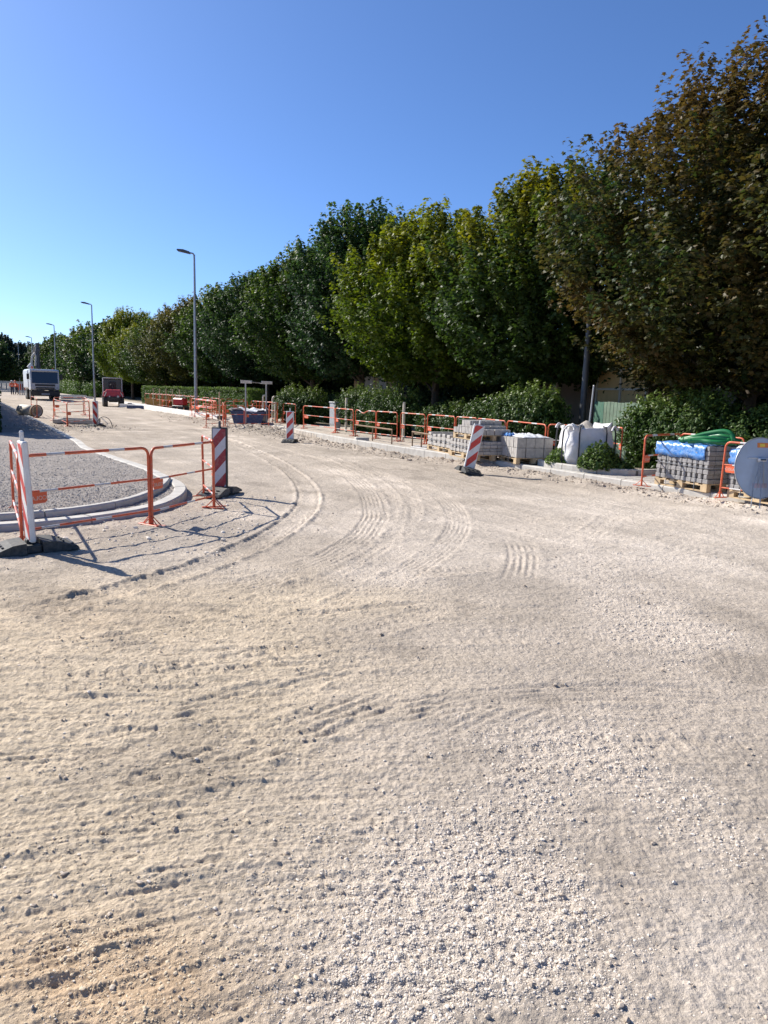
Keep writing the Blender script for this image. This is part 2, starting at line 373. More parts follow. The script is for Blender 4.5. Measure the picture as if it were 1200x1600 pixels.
    track([(860,1088),(800,1108),(740,1140)],.40,.002,'comb',.07,.009,.004,.9)
    track([(775,1085),(710,1110),(640,1148)],.42,.003,'comb',.06,.010,.005,.9)
    track([(650,1070),(560,1110),(430,1170),(280,1225),(120,1262)],.34,.006,'comb',.075,.009,.012,.8)
    track([(620,1010),(560,1050),(470,1085),(360,1120)],.25,.004,'comb',.07,.006,.006)
    track([(0,1015),(200,985),(380,965),(560,948),(700,938)],.10,.012,'comb',.05,.004,.012)
    track([(0,880),(180,930),(360,955)],.05,.004,'comb',.05,.002,.006)
    track([(600,935),(760,948),(900,960),(1100,965),(1200,962)],.30,.004,'comb',.06,.006,.012)
    track([(850,1168),(980,1160),(1100,1152),(1200,1150)],.20,.005,'bars',.12,.010,.006)
    track([(720,1216),(830,1204),(940,1196),(1060,1190)],.16,.004,'bars',.09,.007,.003)
    track([(300,1520),(400,1492),(480,1470),(580,1450)],.11,.006,'bars',.022,.003,.007)
    track([(0,1300),(120,1270),(260,1255),(420,1240)],.08,.010,'comb',.04,.002,.010)
    track([(0,1240),(150,1215),(330,1200),(600,1150)],.05,.010,'comb',.04,.002,.006)
    track([(520,925),(640,990),(800,1085),(860,1125)],.02,-.003,'comb',.04,.0,.0)
    track([(1200,880),(1000,845),(850,815),(700,775),(560,735),(430,700),(300,668)],.34,.008,'bars',.10,.005,.012,.6)
    track([(1200,905),(1000,880),(860,850),(720,810),(600,765),(500,728),(400,698),(300,675)],.34,.006,'comb',.08,.004,.010,.6)
    track([(1200,850),(1050,820),(900,790),(760,757),(620,722),(480,690)],.34,.008,'comb',.08,.004,.012,.6)
    track([(0,1140),(200,1120),(420,1090),(560,1060)],.30,.005,'comb',.08,.006,.010)
    track([(0,1060),(160,1050),(380,1030),(560,1000),(680,985)],.22,.005,'comb',.06,.006,.009)
    track([(250,985),(380,950),(480,915),(560,872),(620,835),(650,800),(640,770),(600,742),(540,716),(460,692)],.30,.006,'bars',.10,.010,.010,.5)
    track([(330,1010),(480,968),(600,915),(680,868),(720,830),(715,795),(680,765),(620,738)],.34,.005,'comb',.06,.006,.010,.4)
    track([(520,900),(640,905),(760,890),(860,860),(940,825),(960,800)],.34,.005,'bars',.09,.008,.008,.4)
    track([(600,1000),(700,985),(820,985),(960,1000),(1200,1030)],.32,.006,'bars',.10,.008,.010,.4)
    track([(540,1130),(700,1085),(860,1070),(1020,1072),(1200,1090)],.30,.005,'comb',.07,.007,.008,.4)
    track([(640,1215),(800,1180),(960,1165),(1200,1165)],.26,.005,'bars',.09,.007,.008,.4)
    track([(0,1075),(150,1062),(330,1048),(500,1015),(640,965),(760,925)],.30,.006,'bars',.10,.010,.010,.4)
    track([(0,1180),(160,1155),(330,1110),(480,1060),(600,1025)],.26,.006,'comb',.07,.008,.010,.5)
    track([(1200,835),(1060,808),(900,775),(740,742),(600,713),(470,684)],.32,.008,'bars',.10,.008,.012,.6)
    # zone levels
    z=np.where(path,.075+.010*fbm(x*7,y*7,4,181)*sstep(30,12,dist)+.006*fbm(x*25,y*25,2,185)*sstep(14,8,dist)+.01*fbm(x*.8,y*.8,2,187)*near,z)
    z=np.where(pav,.095+.007*fbm(x*6,y*6,4,191)*sstep(40,20,dist),z)
    z=np.where(dist>75,np.where(path,.075,np.where(pav,.095,0.)),z)
    co_=np.stack([x,y,z],1)
    nA=len(ang); nR=len(r)
    base=(np.arange(nR-1)[:,None]*nA+np.arange(nA-1)[None,:]).ravel()
    quads=np.stack([base,base+1,base+1+nA,base+nA],1)[:,::-1]
    # soil colour (real differences between sand, crushed stone and subsoil)
    pal={'road':(.44,.375,.305),'sand':(.555,.455,.33),'orange':(.53,.375,.235),'gravel':(.585,.505,.42),'dust':(.60,.525,.445),'path':(.31,.275,.245),'pav':(.50,.44,.37),'verge':(.30,.26,.19),'damp':(.25,.21,.17)}
    col=np.tile(np.array(pal['road']),(len(x),1))
    def mixc(c,w):
        nonlocal col
        w=np.clip(w,0,1)[:,None]; col=col*(1-w)+np.array(pal[c])*w
    patch=fbm(x*.6,y*.6,4,201)
    col*= (1+.05*patch)[:,None]
    mixc('sand',sandy*.9); mixc('gravel',gravel*.7); mixc('orange',np.clip(orange,0,1)*(.75+.4*fbm(x*3,y*3,3,205)))
    mixc('damp',.35*sstep(.55,.9,fbm(x*1.3,y*1.3,4,211))+ .3*np.exp(-(((px-960)/60)**2+((py-1355)/40)**2))+.5*np.exp(-(((px-90)/110)**2+((py-1500)/35)**2))*sstep(.1,.5,fbm(x*4,y*4,3,213)))
    mixc('dust',.8*sstep(450,800,px)*sstep(740,800,py)*sstep(960,860,py)*(~pav)*(.7+.4*patch)+.6*np.exp(-(((px-1130)/120)**2+((py-1480)/110)**2)))
    mixc('damp',(~pav)*.45*np.clip(heap+heap2*.8+heap3+lip*.35*(.5+fbm(x*2,y*2,3,215)),0,1)*(1-path))
    mixc('path',lk*.45*sstep(-.4,.5,fbm(x*2,y*2,3,217)))
    mixc('path',path.astype(float)); mixc('pav',pav.astype(float)); mixc('verge',sstep(15.0,15.6,s))
    wv=fbm(s*2.2+.6*fbm(x*.3,y*.3,2,221),t*.18,4,223)
    col*=(1+.10*np.clip(wv,-1,1)*sstep(6,10,dist)*(~path)*(~pav))[:,None]
    col*=(1+.07*fbm(x*2.2,y*2.2,4,225))[:,None]
    col=np.clip(col,0,1)
    m,tt,b=newmat('bare_soil'); L=tt.links.new; N=tt.nodes.new
    at=N('ShaderNodeAttribute'); at.attribute_name='soil'; tc=N('ShaderNodeTexCoord')
    def noise(sc,det=6,ro=.6):
        n=N('ShaderNodeTexNoise'); n.inputs['Scale'].default_value=sc; n.inputs['Detail'].default_value=det; n.inputs['Roughness'].default_value=ro; L(tc.outputs['Object'],n.inputs['Vector']); return n.outputs[0]
    def rng_(i,a,b_,c,d):
        n=N('ShaderNodeMapRange'); n.inputs[1].default_value=a;n.inputs[2].default_value=b_;n.inputs[3].default_value=c;n.inputs[4].default_value=d; L(i,n.inputs[0]); return n.outputs[0]
    def math_(op,a,b_):
        n=N('ShaderNodeMath'); n.operation=op
        for i,q in enumerate((a,b_)):
            if isinstance(q,(int,float)): n.inputs[i].default_value=q
            else: L(q,n.inputs[i])
        return n.outputs[0]
    v=math_('MULTIPLY',rng_(noise(1.2,8,.65),.3,.7,.90,1.10),rng_(noise(35,4,.7),.3,.7,.86,1.14))
    vo=N('ShaderNodeTexVoronoi'); vo.inputs['Scale'].default_value=42; L(tc.outputs['Object'],vo.inputs['Vector'])
    sc=N('ShaderNodeSeparateColor'); L(vo.outputs['Color'],sc.inputs[0])
    v=math_('MULTIPLY',v,rng_(sc.outputs[0],0,1,.88,1.12))
    v=math_('MULTIPLY',v,rng_(noise(160,2,.6),.3,.7,.86,1.12))
    hv=N('ShaderNodeHueSaturation'); L(at.outputs['Color'],hv.inputs['Color']); L(v,hv.inputs['Value']); L(hv.outputs[0],b.inputs['Base Color'])
    b.inputs['Roughness'].default_value=.95; b.inputs['Specular IOR Level'].default_value=.15
    hgt=math_('ADD',math_('MULTIPLY',noise(70,5,.7),.010),math_('MULTIPLY',noise(220,3,.7),.004))
    vo2=N('ShaderNodeTexVoronoi'); vo2.inputs['Scale'].default_value=55; vo2.feature='SMOOTH_F1'; L(tc.outputs['Object'],vo2.inputs['Vector'])
    hgt=math_('SUBTRACT',hgt,math_('MULTIPLY',vo2.outputs['Distance'],.006))
    hgt=math_('ADD',hgt,math_('MULTIPLY',noise(14,4,.6),.02))
    bp=N('ShaderNodeBump'); bp.inputs['Distance'].default_value=1.; bp.inputs['Strength'].default_value=1.0; L(hgt,bp.inputs['Height']); L(bp.outputs[0],b.inputs['Normal'])
    cx=x[quads].mean(1); cy=y[quads].mean(1); fs=cx*NX+cy*NY
    zone=np.zeros(len(quads),int); zone[path[quads].all(1)]=1; zone[(s[quads]>KR_S+.06).all(1)&(fs<15.3)]=2; zone[fs>=15.3]=3
    for k,nm in enumerate(('road','path','pavement','ground')):
        q=quads[zone==k]; used,inv=np.unique(q,return_inverse=True); q=inv.reshape(-1,4)
        me=bpy.data.meshes.new(nm); me.vertices.add(len(used)); me.vertices.foreach_set('co',co_[used].astype(np.float32).ravel())
        me.loops.add(len(q)*4); me.loops.foreach_set('vertex_index',q.ravel().astype(np.int32))
        me.polygons.add(len(q)); me.polygons.foreach_set('loop_start',np.arange(0,len(q)*4,4,dtype=np.int32)); me.polygons.foreach_set('loop_total',np.full(len(q),4,dtype=np.int32))
        me.polygons.foreach_set('use_smooth',np.ones(len(q),bool))
        ca=me.color_attributes.new('soil','FLOAT_COLOR','POINT'); ca.data.foreach_set('color',np.concatenate([col[used],np.ones((len(used),1))],1).astype(np.float32).ravel())
        me.materials.append(m); me.update(); me.validate(); o=link(nm,me); tag(o,kind='structure')
    return (x,y,z,gravel,sandy,px,py,m,(r,ang))
GD=build_ground()
_r,_ang=GD[8]; _Z=GD[2].reshape(len(_r),len(_ang)); _GV=GD[3].reshape(_Z.shape); _SD=GD[4].reshape(_Z.shape)
def gidx(x,y):
    d=np.hypot(x,y); a=np.arctan2(x,y)
    return np.clip(np.searchsorted(_r,d),0,len(_r)-1),np.clip(np.searchsorted(_ang,a),0,len(_ang)-1)
def gz(x,y):
    i,j=gidx(np.array([x]),np.array([y])); return float(_Z[i[0],j[0]])
def mesh_np(name,V,Fq,mats,tint=None,smooth=False,parent=None,loc=None):
    me=bpy.data.meshes.new(name); n=Fq.shape[1]
    me.vertices.add(len(V)); me.vertices.foreach_set('co',V.astype(np.float32).ravel())
    me.loops.add(Fq.size); me.loops.foreach_set('vertex_index',Fq.ravel().astype(np.int32))
    me.polygons.add(len(Fq)); me.polygons.foreach_set('loop_start',np.arange(0,Fq.size,n,dtype=np.int32)); me.polygons.foreach_set('loop_total',np.full(len(Fq),n,dtype=np.int32))
    me.polygons.foreach_set('use_smooth',np.full(len(Fq),smooth))
    if tint is not None:
        ca=me.color_attributes.new('tint','FLOAT_COLOR','POINT'); ca.data.foreach_set('color',np.concatenate([tint,np.ones((len(tint),1))],1).astype(np.float32).ravel())
    for m in (mats if isinstance(mats,list) else [mats]): me.materials.append(m)
    me.update(); me.validate()
    return me
# loose stones
def stones(name,label,X,Y,size,colr,sink=.35,mat_=None):
    import bmesh
    bm=bmesh.new(); bmesh.ops.create_icosphere(bm,subdivisions=1,radius=1); tv=np.array([v.co[:] for v in bm.verts]); bm.verts.index_update(); tf=np.array([[v.index for v in f.verts] for f in bm.faces]); bm.free()
    n=len(X); i,j=gidx(X,Y); Z=_Z[i,j]
    sc=np.stack([size*rng.uniform(.7,1.3,n),size*rng.uniform(.6,1.2,n),size*rng.uniform(.4,.85,n)],1)
    jit=rng.uniform(.72,1.22,(n,len(tv),1)); V=tv[None]*jit*sc[:,None,:]
    a=rng.uniform(0,6.28,n); ca,sa=np.cos(a)[:,None],np.sin(a)[:,None]
    x=V[:,:,0]*ca-V[:,:,1]*sa+X[:,None]; y=V[:,:,0]*sa+V[:,:,1]*ca+Y[:,None]; zz=V[:,:,2]+(Z+sc[:,2]*sink)[:,None]
    VV=np.stack([x,y,zz],2).reshape(-1,3); FF=(tf[None]+(np.arange(n)*len(tv))[:,None,None]).reshape(-1,3)
    t=np.repeat(rng.uniform(0,1,(n,3)),len(tv),0)
    me=mesh_np(name,VV,FF,mat_,t); o=link(name,me); tag(o,label,'gravel',kind='stuff'); return o
def stonemat(name,c1,c2):
    m,t,b=newmat(name); L=t.links.new; N=t.nodes.new
    at=N('ShaderNodeAttribute'); at.attribute_name='tint'; sp=N('ShaderNodeSeparateColor'); L(at.outputs['Color'],sp.inputs[0])
    mx=N('ShaderNodeMixRGB'); mx.inputs[1].default_value=(*c1,1); mx.inputs[2].default_value=(*c2,1); L(sp.outputs[0],mx.inputs[0])
    tc=N('ShaderNodeTexCoord'); nz=N('ShaderNodeTexNoise'); nz.inputs['Scale'].default_value=120; L(tc.outputs['Object'],nz.inputs['Vector'])
    mr=N('ShaderNodeMapRange'); mr.inputs[1].default_value=.3;mr.inputs[2].default_value=.7;mr.inputs[3].default_value=.85; mr.inputs[4].default_value=1.15; L(nz.outputs[0],mr.inputs[0])
    hv=N('ShaderNodeHueSaturation'); L(mx.outputs[0],hv.inputs['Color']); L(mr.outputs[0],hv.inputs['Value']); L(hv.outputs[0],b.inputs['Base Color']); b.inputs['Roughness'].default_value=.9
    return m
SM=stonemat('loose_stone',(.54,.47,.39),(.80,.71,.60)); SMd=stonemat('dark_clod',(.38,.31,.24),(.56,.47,.37)); SMs=stonemat('sandy_crumb',(.54,.43,.29),(.66,.54,.38))
def scatter():
    n=420000
    px=rng.uniform(-40,1240,n); py=rng.uniform(845,1640,n)
    pos=np.array([(0,0)])
    a=(px-600)/F; b=-(py-800)/F
    D=np.array(vf)[None]+a[:,None]*np.array(vr)[None]+b[:,None]*np.array(vu)[None]
    t=-H/D[:,2]; X=D[:,0]*t; Y=D[:,1]*t
    i,j=gidx(X,Y); g=_GV[i,j]; sd_=_SD[i,j]
    d=np.hypot(X,Y)
    p=.010+.60*g**1.6*(.5+.5*(1-sd_)); k=(rng.uniform(0,1,n)<p*np.clip(1.25-d/14,.1,1)*.85)&(d<13)&(~inpoly(X,Y,path_poly))
    X,Y,d=X[k],Y[k],d[k]
    size=.0019*np.exp(rng.normal(0,.5,len(X)))*(.75+.18*d); size=np.clip(size,.0016,.010)
    stones('gravel','pale crushed stones lying loose over the bare dirt road',X,Y,size,None,.12,SM)
    n=160000; px=rng.uniform(-40,900,n); py=rng.uniform(880,1640,n); a=(px-600)/F; b=-(py-800)/F
    D=np.array(vf)[None]+a[:,None]*np.array(vr)[None]+b[:,None]*np.array(vu)[None]; t=-H/D[:,2]; X=D[:,0]*t; Y=D[:,1]*t; d=np.hypot(X,Y)
    i,j=gidx(X,Y); cl=np.maximum(0,fbm(X*1.5,Y*7,3,301)+.1)*np.maximum(0,fbm(X*.8,Y*.8,2,303)+.5)
    k=(rng.uniform(0,1,n)<cl*.26*_SD[i,j])&(d<9); X,Y,d=X[k],Y[k],d[k]
    stones('gravel','sand coloured crumbs of soil along the scraped streaks at the left',X,Y,np.clip(.0022*np.exp(rng.normal(0,.5,len(X)))*(.7+.2*d),.0014,.010),None,.05,SMs)
    n=600; px=rng.uniform(0,1200,n); py=800+800*rng.uniform(0,1,n)**1.4
    P_=[G(a_,b_) for a_,b_ in zip(px,py)]; X=np.array([p.x for p in P_]);Y=np.array([p.y for p in P_]); k=~inpoly(X,Y,path_poly)&((X*NX+Y*NY)<11); X,Y=X[k],Y[k]
    size=np.clip(.0055*np.exp(rng.normal(0,.4,len(X))),.003,.012)*(1+.05*np.hypot(X,Y))
    stones('gravel','larger brown clods and stones strewn thinly over the dirt',X,Y,size,None,.4,SMd)
    # path gravel
    n=30000; px=rng.uniform(-30,290,n); py=rng.uniform(690,835,n); P_=[G(a_,b_,.08) for a_,b_ in zip(px,py)]; X=np.array([p.x for p in P_]);Y=np.array([p.y for p in P_]); k=inpoly(X,Y,path_poly); X,Y=X[k],Y[k]
    stones('gravel','grey crushed stone covering the footpath inside the left kerb',X,Y,np.clip(.0062*np.exp(rng.normal(0,.4,len(X))),.003,.02),None,.3,stonemat('path_stone',(.24,.225,.215),(.42,.4,.38)))
    # rubble heaps right middle and dirt lip
    X=[];Y=[]
    for cs,ct,ss,tt_,m_ in ((10.7,28.5,.8,2.2,1500),(10.4,37,.7,2.4,600),(11.05,20,.3,9,1500),(10.9,10,.25,6,1200),(10.7,22,.5,4,900)):
        s_=rng.normal(cs,ss,m_); t_=rng.normal(ct,tt_,m_); k=(s_<11.35); s_,t_=s_[k],t_[k]; X.append(s_*NX+t_*UX); Y.append(s_*NY+t_*UY)
    X=np.concatenate(X);Y=np.concatenate(Y)
    stones('rubble','broken clods and stones heaped along the foot of the right kerb',X,Y,np.clip(.013*np.exp(rng.normal(0,.55,len(X))),.006,.07),None,.3,SMd)
    hp=G(112,668); X=rng.normal(hp.x,1.1,500); Y=rng.normal(hp.y,1.4,500)
    stones('rubble','dark spoil scattered round the barriered manhole',X,Y,np.clip(.02*np.exp(rng.normal(0,.4,500)),.01,.07),None,.3,SMd)
    X=rng.uniform(-4.2,-1.6,900); Y=rng.uniform(7.2,11.5,900); k=~inpoly(X,Y,path_poly); X,Y=X[k],Y[k]
    stones('rubble','grey crumbs of soil along the outside of the curved kerb',X,Y,np.clip(.010*np.exp(rng.normal(0,.5,len(X))),.004,.035),None,.3,SM)
scatter()
# ------------------------------------------------------------- kerbs
def kerb(name,pts,w,z0,z1,stone=1.0,mats=None,label=None,z1f=None,ch=.02,side=0):
    """row of cast kerb stones along a polyline, with mortar joints"""
    mb=MB(); pts=[Vector((p.x,p.y,0)) for p in pts]
    L=[0]
    for a,b in zip(pts,pts[1:]): L.append(L[-1]+(b-a).length)
    def at(d):
        d=max(0,min(L[-1]-1e-4,d))
        for i in range(len(L)-1):
            if L[i+1]>=d:
                k=(d-L[i])/max(L[i+1]-L[i],1e-6); return pts[i].lerp(pts[i+1],k)
    def nrm(d):
        t=(at(d+.08)-at(d-.08)).normalized(); return Vector((t.y,-t.x,0))
    def run(a,b,ww,zb,zt,mi,c):
        n=max(1,int((b-a)/.25)); prof=[(-ww/2,zb),(-ww/2,zt-c),(-ww/2+c,zt),(ww/2-c,zt),(ww/2,zt-c),(ww/2,zb)]
        vs=[];fs=[]
        for i in range(n+1):
            d=a+(b-a)*i/n; p=at(d); q=nrm(d)
            for o_,zz in prof: vs.append(p+q*(o_+side*w/2)+Vector((0,0,zz)))
        m_=len(prof)
        for i in range(n):
            for k in range(m_-1): fs.append((i*m_+k,i*m_+k+1,(i+1)*m_+k+1,(i+1)*m_+k))
        fs.append(tuple(range(m_))); fs.append(tuple(range((n+1)*m_-1,n*m_-1,-1)))
        mb.add(vs,fs,mi)
    n=int(L[-1]/stone)
    for i in range(n):
        j=random.uniform(-.003,.003); run(i*stone+.008,(i+1)*stone-.008,w,z0,z1+j,0,ch)
    run(0,n*stone,w-.016,z0,z1-.012,1,ch*.5)
    o=mb.build(name,mats or [M['concrete'],M['mortar']]); tag(o,kind='structure')
    return o
KLs=list(KL)
for _ in range(3):
    d=dens(KLs[12:],.2); d=[d[0]]+[(d[i-1]+2*d[i]+d[i+1])/4 for i in range(1,len(d)-1)]+[d[-1]]; KLs=KLs[:12]+d
kerb('kerb',KLs[::-1],.20,-.06,.10)
# raised inner kerb that closes the island behind the curve
ik=[G(*p) for p in ((262,748),(262,760),(253,772),(232,784),(205,795),(165,805),(110,813),(50,820),(-80,828))]
ik=dens(ik,.2)
for _ in range(3): ik=[ik[0]]+[(ik[i-1]+2*ik[i]+ik[i+1])/4 for i in range(1,len(ik)-1)]+[ik[-1]]
kerb('kerb',ik[::-1],.12,-.02,.16,1.0)
kr=dens([ST(KR_S,t) for t in (-14,0,5,8)]+[ST(KR_S-.02,14),ST(KR_S-.12,19),ST(KR_S-.05,22),ST(KR_S+.25,25.5),ST(KR_S+.62,28.5),ST(KR_S+.75,33),ST(KR_S+.35,38),ST(KR_S+.2,45),ST(KR_S+.5,66),ST(KR_S+.5,300)],.5)
kerb('kerb',kr[::-1],.20,-.12,.128)
# wide new concrete channel further along
kerb('kerb',dens([ST(12.15,31),ST(12.0,35.5)],.5),.45,.02,.17,1.2,[M['newconcrete'],M['mortar']])
kerb('kerb',dens([ST(11.55,36),ST(11.45,41),ST(11.95,66)],.5),.5,-.05,.30,1.2,[M['newconcrete'],M['mortar']])
# paved strip beside the near pallets
def paved():
    mb=MB()
    for i in range(46):
        for j in range(4):
            t0=1.5+i*.21; s0=KR_S+.16+j*.31
            c=ST(s0+.15,t0+.1,.098+random.uniform(-.002,.002)); mb.box((0,0,0),(.298,.196,.05),0,Matrix.Translation(c)@Matrix.Rotation(math.atan2(NY,NX),4,'Z'),bev=.006)
    o=mb.build('pavement',[M['paver']]); tag(o,kind='structure')
paved()
# ------------------------------------------------------------- leaves
def leaf_cloud(P,Nm,size,kind='maple'):
    """P positions, Nm facing normals, size; returns V,F"""
    n=len(P)
    if kind=='maple':
        half=[(0,0),(.40,.06),(.27,.28),(.56,.55),(.22,.60),(0,1)]
        tv=[(x,y-.5,-.22*abs(x)) for x,y in half]+[(-x,y-.5,-.22*abs(x)) for x,y in half[1:-1]]
        tf=[[0,1,2,3,4,5],[0,5,9,8,7,6]]
    elif kind=='oval':
        tv=[(0,-.5,0),(.24,-.12,-.05),(.22,.22,-.05),(0,.55,0),(-.22,.22,-.05),(-.24,-.12,-.05)]; tf=[[0,1,2,3],[0,3,4,5]]
    else:
        tv=[(0,-.5,0),(.42,.05,-.1),(0,.5,0),(-.42,.05,-.1)]; tf=[[0,1,2,3]]
    tv=np.array(tv); tf=np.array(tf)
    Nm=Nm/np.linalg.norm(Nm,axis=1,keepdims=True)
    # leaf long axis hangs roughly downward/outward in the plane
    d=rng.normal(0,.8,(n,3)); d[:,2]-=.8; T=d-(d*Nm).sum(1,keepdims=True)*Nm; T/=np.maximum(np.linalg.norm(T,axis=1,keepdims=True),1e-6)
    B=np.cross(T,Nm)
    sz=size[:,None,None]
    V=P[:,None,:]+sz*(tv[None,:,0:1]*B[:,None,:]+tv[None,:,1:2]*T[:,None,:]+tv[None,:,2:3]*Nm[:,None,:])
    Fq=(tf[None]+(np.arange(n)*len(tv))[:,None,None]).reshape(-1,tf.shape[1])
    return V.reshape(-1,3),Fq,len(tv)
def crown_mesh(name,seed,hz0,hz1,rad,nsprig,nleaf,lsz,kind='maple',spike=1.,inner=6000,shape=0):
    g=np.random.default_rng(seed)
    n=nsprig
    # hull profile: widest at 35-45 %, rounded foot, tapering ragged top
    h=g.beta(1.25,1.25,n); az=g.uniform(0,2*math.pi,n)
    if shape==1: prof=np.where(h<.25,np.sqrt(np.clip(h/.25,0,1))*.95+.05,np.clip(1-(h-.25)/.75,0,1)**.7)
    else: prof=np.where(h<.38,.45+.55*np.sin(np.clip(h/.38,0,1)*math.pi/2),np.sqrt(np.clip(1-((h-.38)/.64)**2,0,1)))
    lob=1+.16*np.sin(az*3+g.uniform(0,6)+h*5)+.10*np.sin(az*5+g.uniform(0,6)-h*9)+.06*g.normal(0,1,n)
    rr=rad*prof*lob*g.uniform(.78,1.0,n)
    zz=hz0+(hz1-hz0)*h
    base=np.stack([rr*np.cos(az),rr*np.sin(az),zz],1)
    out=np.stack([np.cos(az),np.sin(az),np.zeros(n)],1)
    up=np.clip(.25+1.1*h+g.normal(0,.2,n),.05,2.2)
    ax=out*np.clip(1.05-h*.9,.08,1)[:,None]+np.array([0,0,1])*up[:,None]; ax/=np.linalg.norm(ax,axis=1,keepdims=True)
    ln=g.uniform(.5,1.15,n)*spike
    # leader shoots on the top
    m=max(10,nsprig//14); a2=g.uniform(0,6.28,m); r2=rad*.62*np.sqrt(g.uniform(0,1,m))
    zt=hz0+(hz1-hz0)*(.40+.62*np.sqrt(np.clip(1-(r2/rad)**2,0,1)))-.25
    base=np.concatenate([base,np.stack([r2*np.cos(a2),r2*np.sin(a2),zt],1)]); ax=np.concatenate([ax,np.stack([.15*np.cos(a2),.15*np.sin(a2),np.ones(m)],1)])
    ln=np.concatenate([ln,g.uniform(.7,1.5,m)*spike]); n+=m; h=np.concatenate([h,np.ones(m)])
    k=np.repeat(np.arange(n),nleaf); N_=len(k)
    u=g.uniform(0,1,N_); w=(.05+.30*(1-u)**.8)*ln[k]
    off=g.normal(0,1,(N_,3)); off/=np.linalg.norm(off,axis=1,keepdims=True)
    P=base[k]+ax[k]*(u*ln[k])[:,None]+off*w[:,None]
    Nm=off*.8+ax[k]*.15+np.array([0,0,.75])[None]+g.normal(0,.35,(N_,3)); 
    pz=P*.9+seed; pt=.5*np.sin(pz[:,0]*1.1+1.7*np.sin(pz[:,2]*.9))+.5*np.sin(pz[:,1]*1.3+pz[:,2]*1.1)
    tint=np.stack([np.clip(.42+.38*pt+g.normal(0,.16,n)[k]+g.normal(0,.14,N_),0,1),np.clip((P[:,2]-hz0)/(hz1-hz0)*1.6-1.05+g.normal(0,.15,N_)+.5*g.uniform(-.6,1,n)[k],0,1),np.clip(g.normal(.5,.2,N_),0,1)],1)
    sz=lsz*g.uniform(.65,1.25,N_)
    # interior leaves
    q=g.beta(1.3,1.3,inner); a3=g.uniform(0,6.28,inner); r3=rad*.78*np.sqrt(g.uniform(0,1,inner))*np.sqrt(np.clip(1-((q-.42)/.62)**2,0,1))
    PI_=np.stack([r3*np.cos(a3),r3*np.sin(a3),hz0+.1+(hz1-hz0-.5)*q],1); NI=g.normal(0,1,(inner,3))+np.array([0,0,.6])
    P=np.concatenate([P,PI_]);Nm=np.concatenate([Nm,NI]);sz=np.concatenate([sz,np.full(inner,lsz*1.7)])
    tint=np.concatenate([tint,np.stack([g.uniform(.1,.6,inner),np.zeros(inner),g.uniform(.3,.6,inner)],1)])
    V,Fq,nv=leaf_cloud(P,Nm,sz,kind)
    return mesh_np(name,V,Fq,LM['green'],np.repeat(tint,nv,0))
def trunk_mesh(name,seed,h0,h1,rad,r0=.17):
    g=random.Random(seed); mb=MB()
    mb.tube([(0,0,-.1),(.03,.02,.5),(.0,.05,h0),(.05,0,h0+1.6),(0,.05,(h0+h1)*.62),(.05,0,h1-.8)],[r0*1.25,r0,r0*.88,r0*.6,r0*.33,.02],10)
    for i in range(16):
        a=g.uniform(0,6.28); z0=h0-.2+g.uniform(0,1)*(h1-h0)*.55; L=rad*g.uniform(.6,.95)*(1-.35*(z0-h0)/(h1-h0)); zz=z0+L*g.uniform(.5,1.1)
        p0=Vector((0,0,z0)); p1=Vector((math.cos(a)*L*.45,math.sin(a)*L*.45,z0+(zz-z0)*.35)); p2=Vector((math.cos(a+.15)*L*.9,math.sin(a+.15)*L*.9,zz))
        mb.tube([p0,p1,p2],[r0*.42,r0*.25,.012],6)
        for q in range(2):
            b=a+g.uniform(-.9,.9); mb.tube([p1,p1+Vector((math.cos(b)*L*.3,math.sin(b)*L*.3,L*.35))],[r0*.18,.01],5)
    me_o=mb.build(name,M['bark']); me=me_o.data; bpy.data.objects.remove(me_o); return me
CR=[crown_mesh('crown',100+i,2.55,9.6,[3.35,3.55,3.3][i],760,58,.148,spike=1.25,inner=8000) for i in range(3)]
CRtall=crown_mesh('crown',120,2.45,10.6,4.2,1050,66,.128,spike=1.6,inner=12000)
CRfar=[crown_mesh('crown',130+i,1.9,9.6,3.45,340,26,.30,'diamond',inner=2500) for i in range(2)]
TR=[trunk_mesh('trunk',200+i,2.3,8.6,3.3) for i in range(2)]
def tree(name,label,cat,loc,cm,tm,leaf,group,rz,sc=(1,1,1)):
    o=thing(name,label,cat,loc,rz,group); o.scale=sc
    a=link('trunk',tm,o); b=link('crown',cm,o)
    b.material_slots[0].link='OBJECT'; b.material_slots[0].material=LM[leaf]
    return o
ORD=['first','second','third','fourth','fifth','sixth','seventh','eighth','ninth','tenth','eleventh','twelfth','thirteenth','fourteenth','fifteenth','sixteenth','seventeenth','eighteenth','nineteenth','twentieth','twenty-first','twenty-second','twenty-third','twenty-fourth','twenty-fifth','twenty-sixth','twenty-seventh','twenty-eighth','twenty-ninth','thirtieth','thirty-first','thirty-second','thirty-third','thirty-fourth','thirty-fifth','thirty-sixth','thirty-seventh','thirty-eighth','thirty-ninth','fortieth']
g=random.Random(3)
rowspec=[(4.9,'brown',7.8,CRtall,'bronze maple cut off by the right edge of the photo'),
 (11.1,'brown',8.5,CRtall,'tallest bronze and green maple at the right, above the big bag'),
 (18.4,'yellow',8.1,CR[0],'green maple with yellow tips next to the bronze maple'),
 (24.6,'lime',8.0,CR[1],'yellow-green maple standing out above the paver pallets'),
 (31.0,'dark',9.2,CR[2],'dark green maple just left of the yellow-green one'),
 (37.6,'green',8.6,CR[0],'green maple with pale leaf undersides, above the small grey cabinet'),
 (44.2,'dark',8.2,CR[1],'dark maple behind the two sighting boards'),
 (51,'green',8.0,CR[2],None),(57.5,'bronze',7.9,CR[0],'ochre tinted maple right behind the nearest lamp post')]
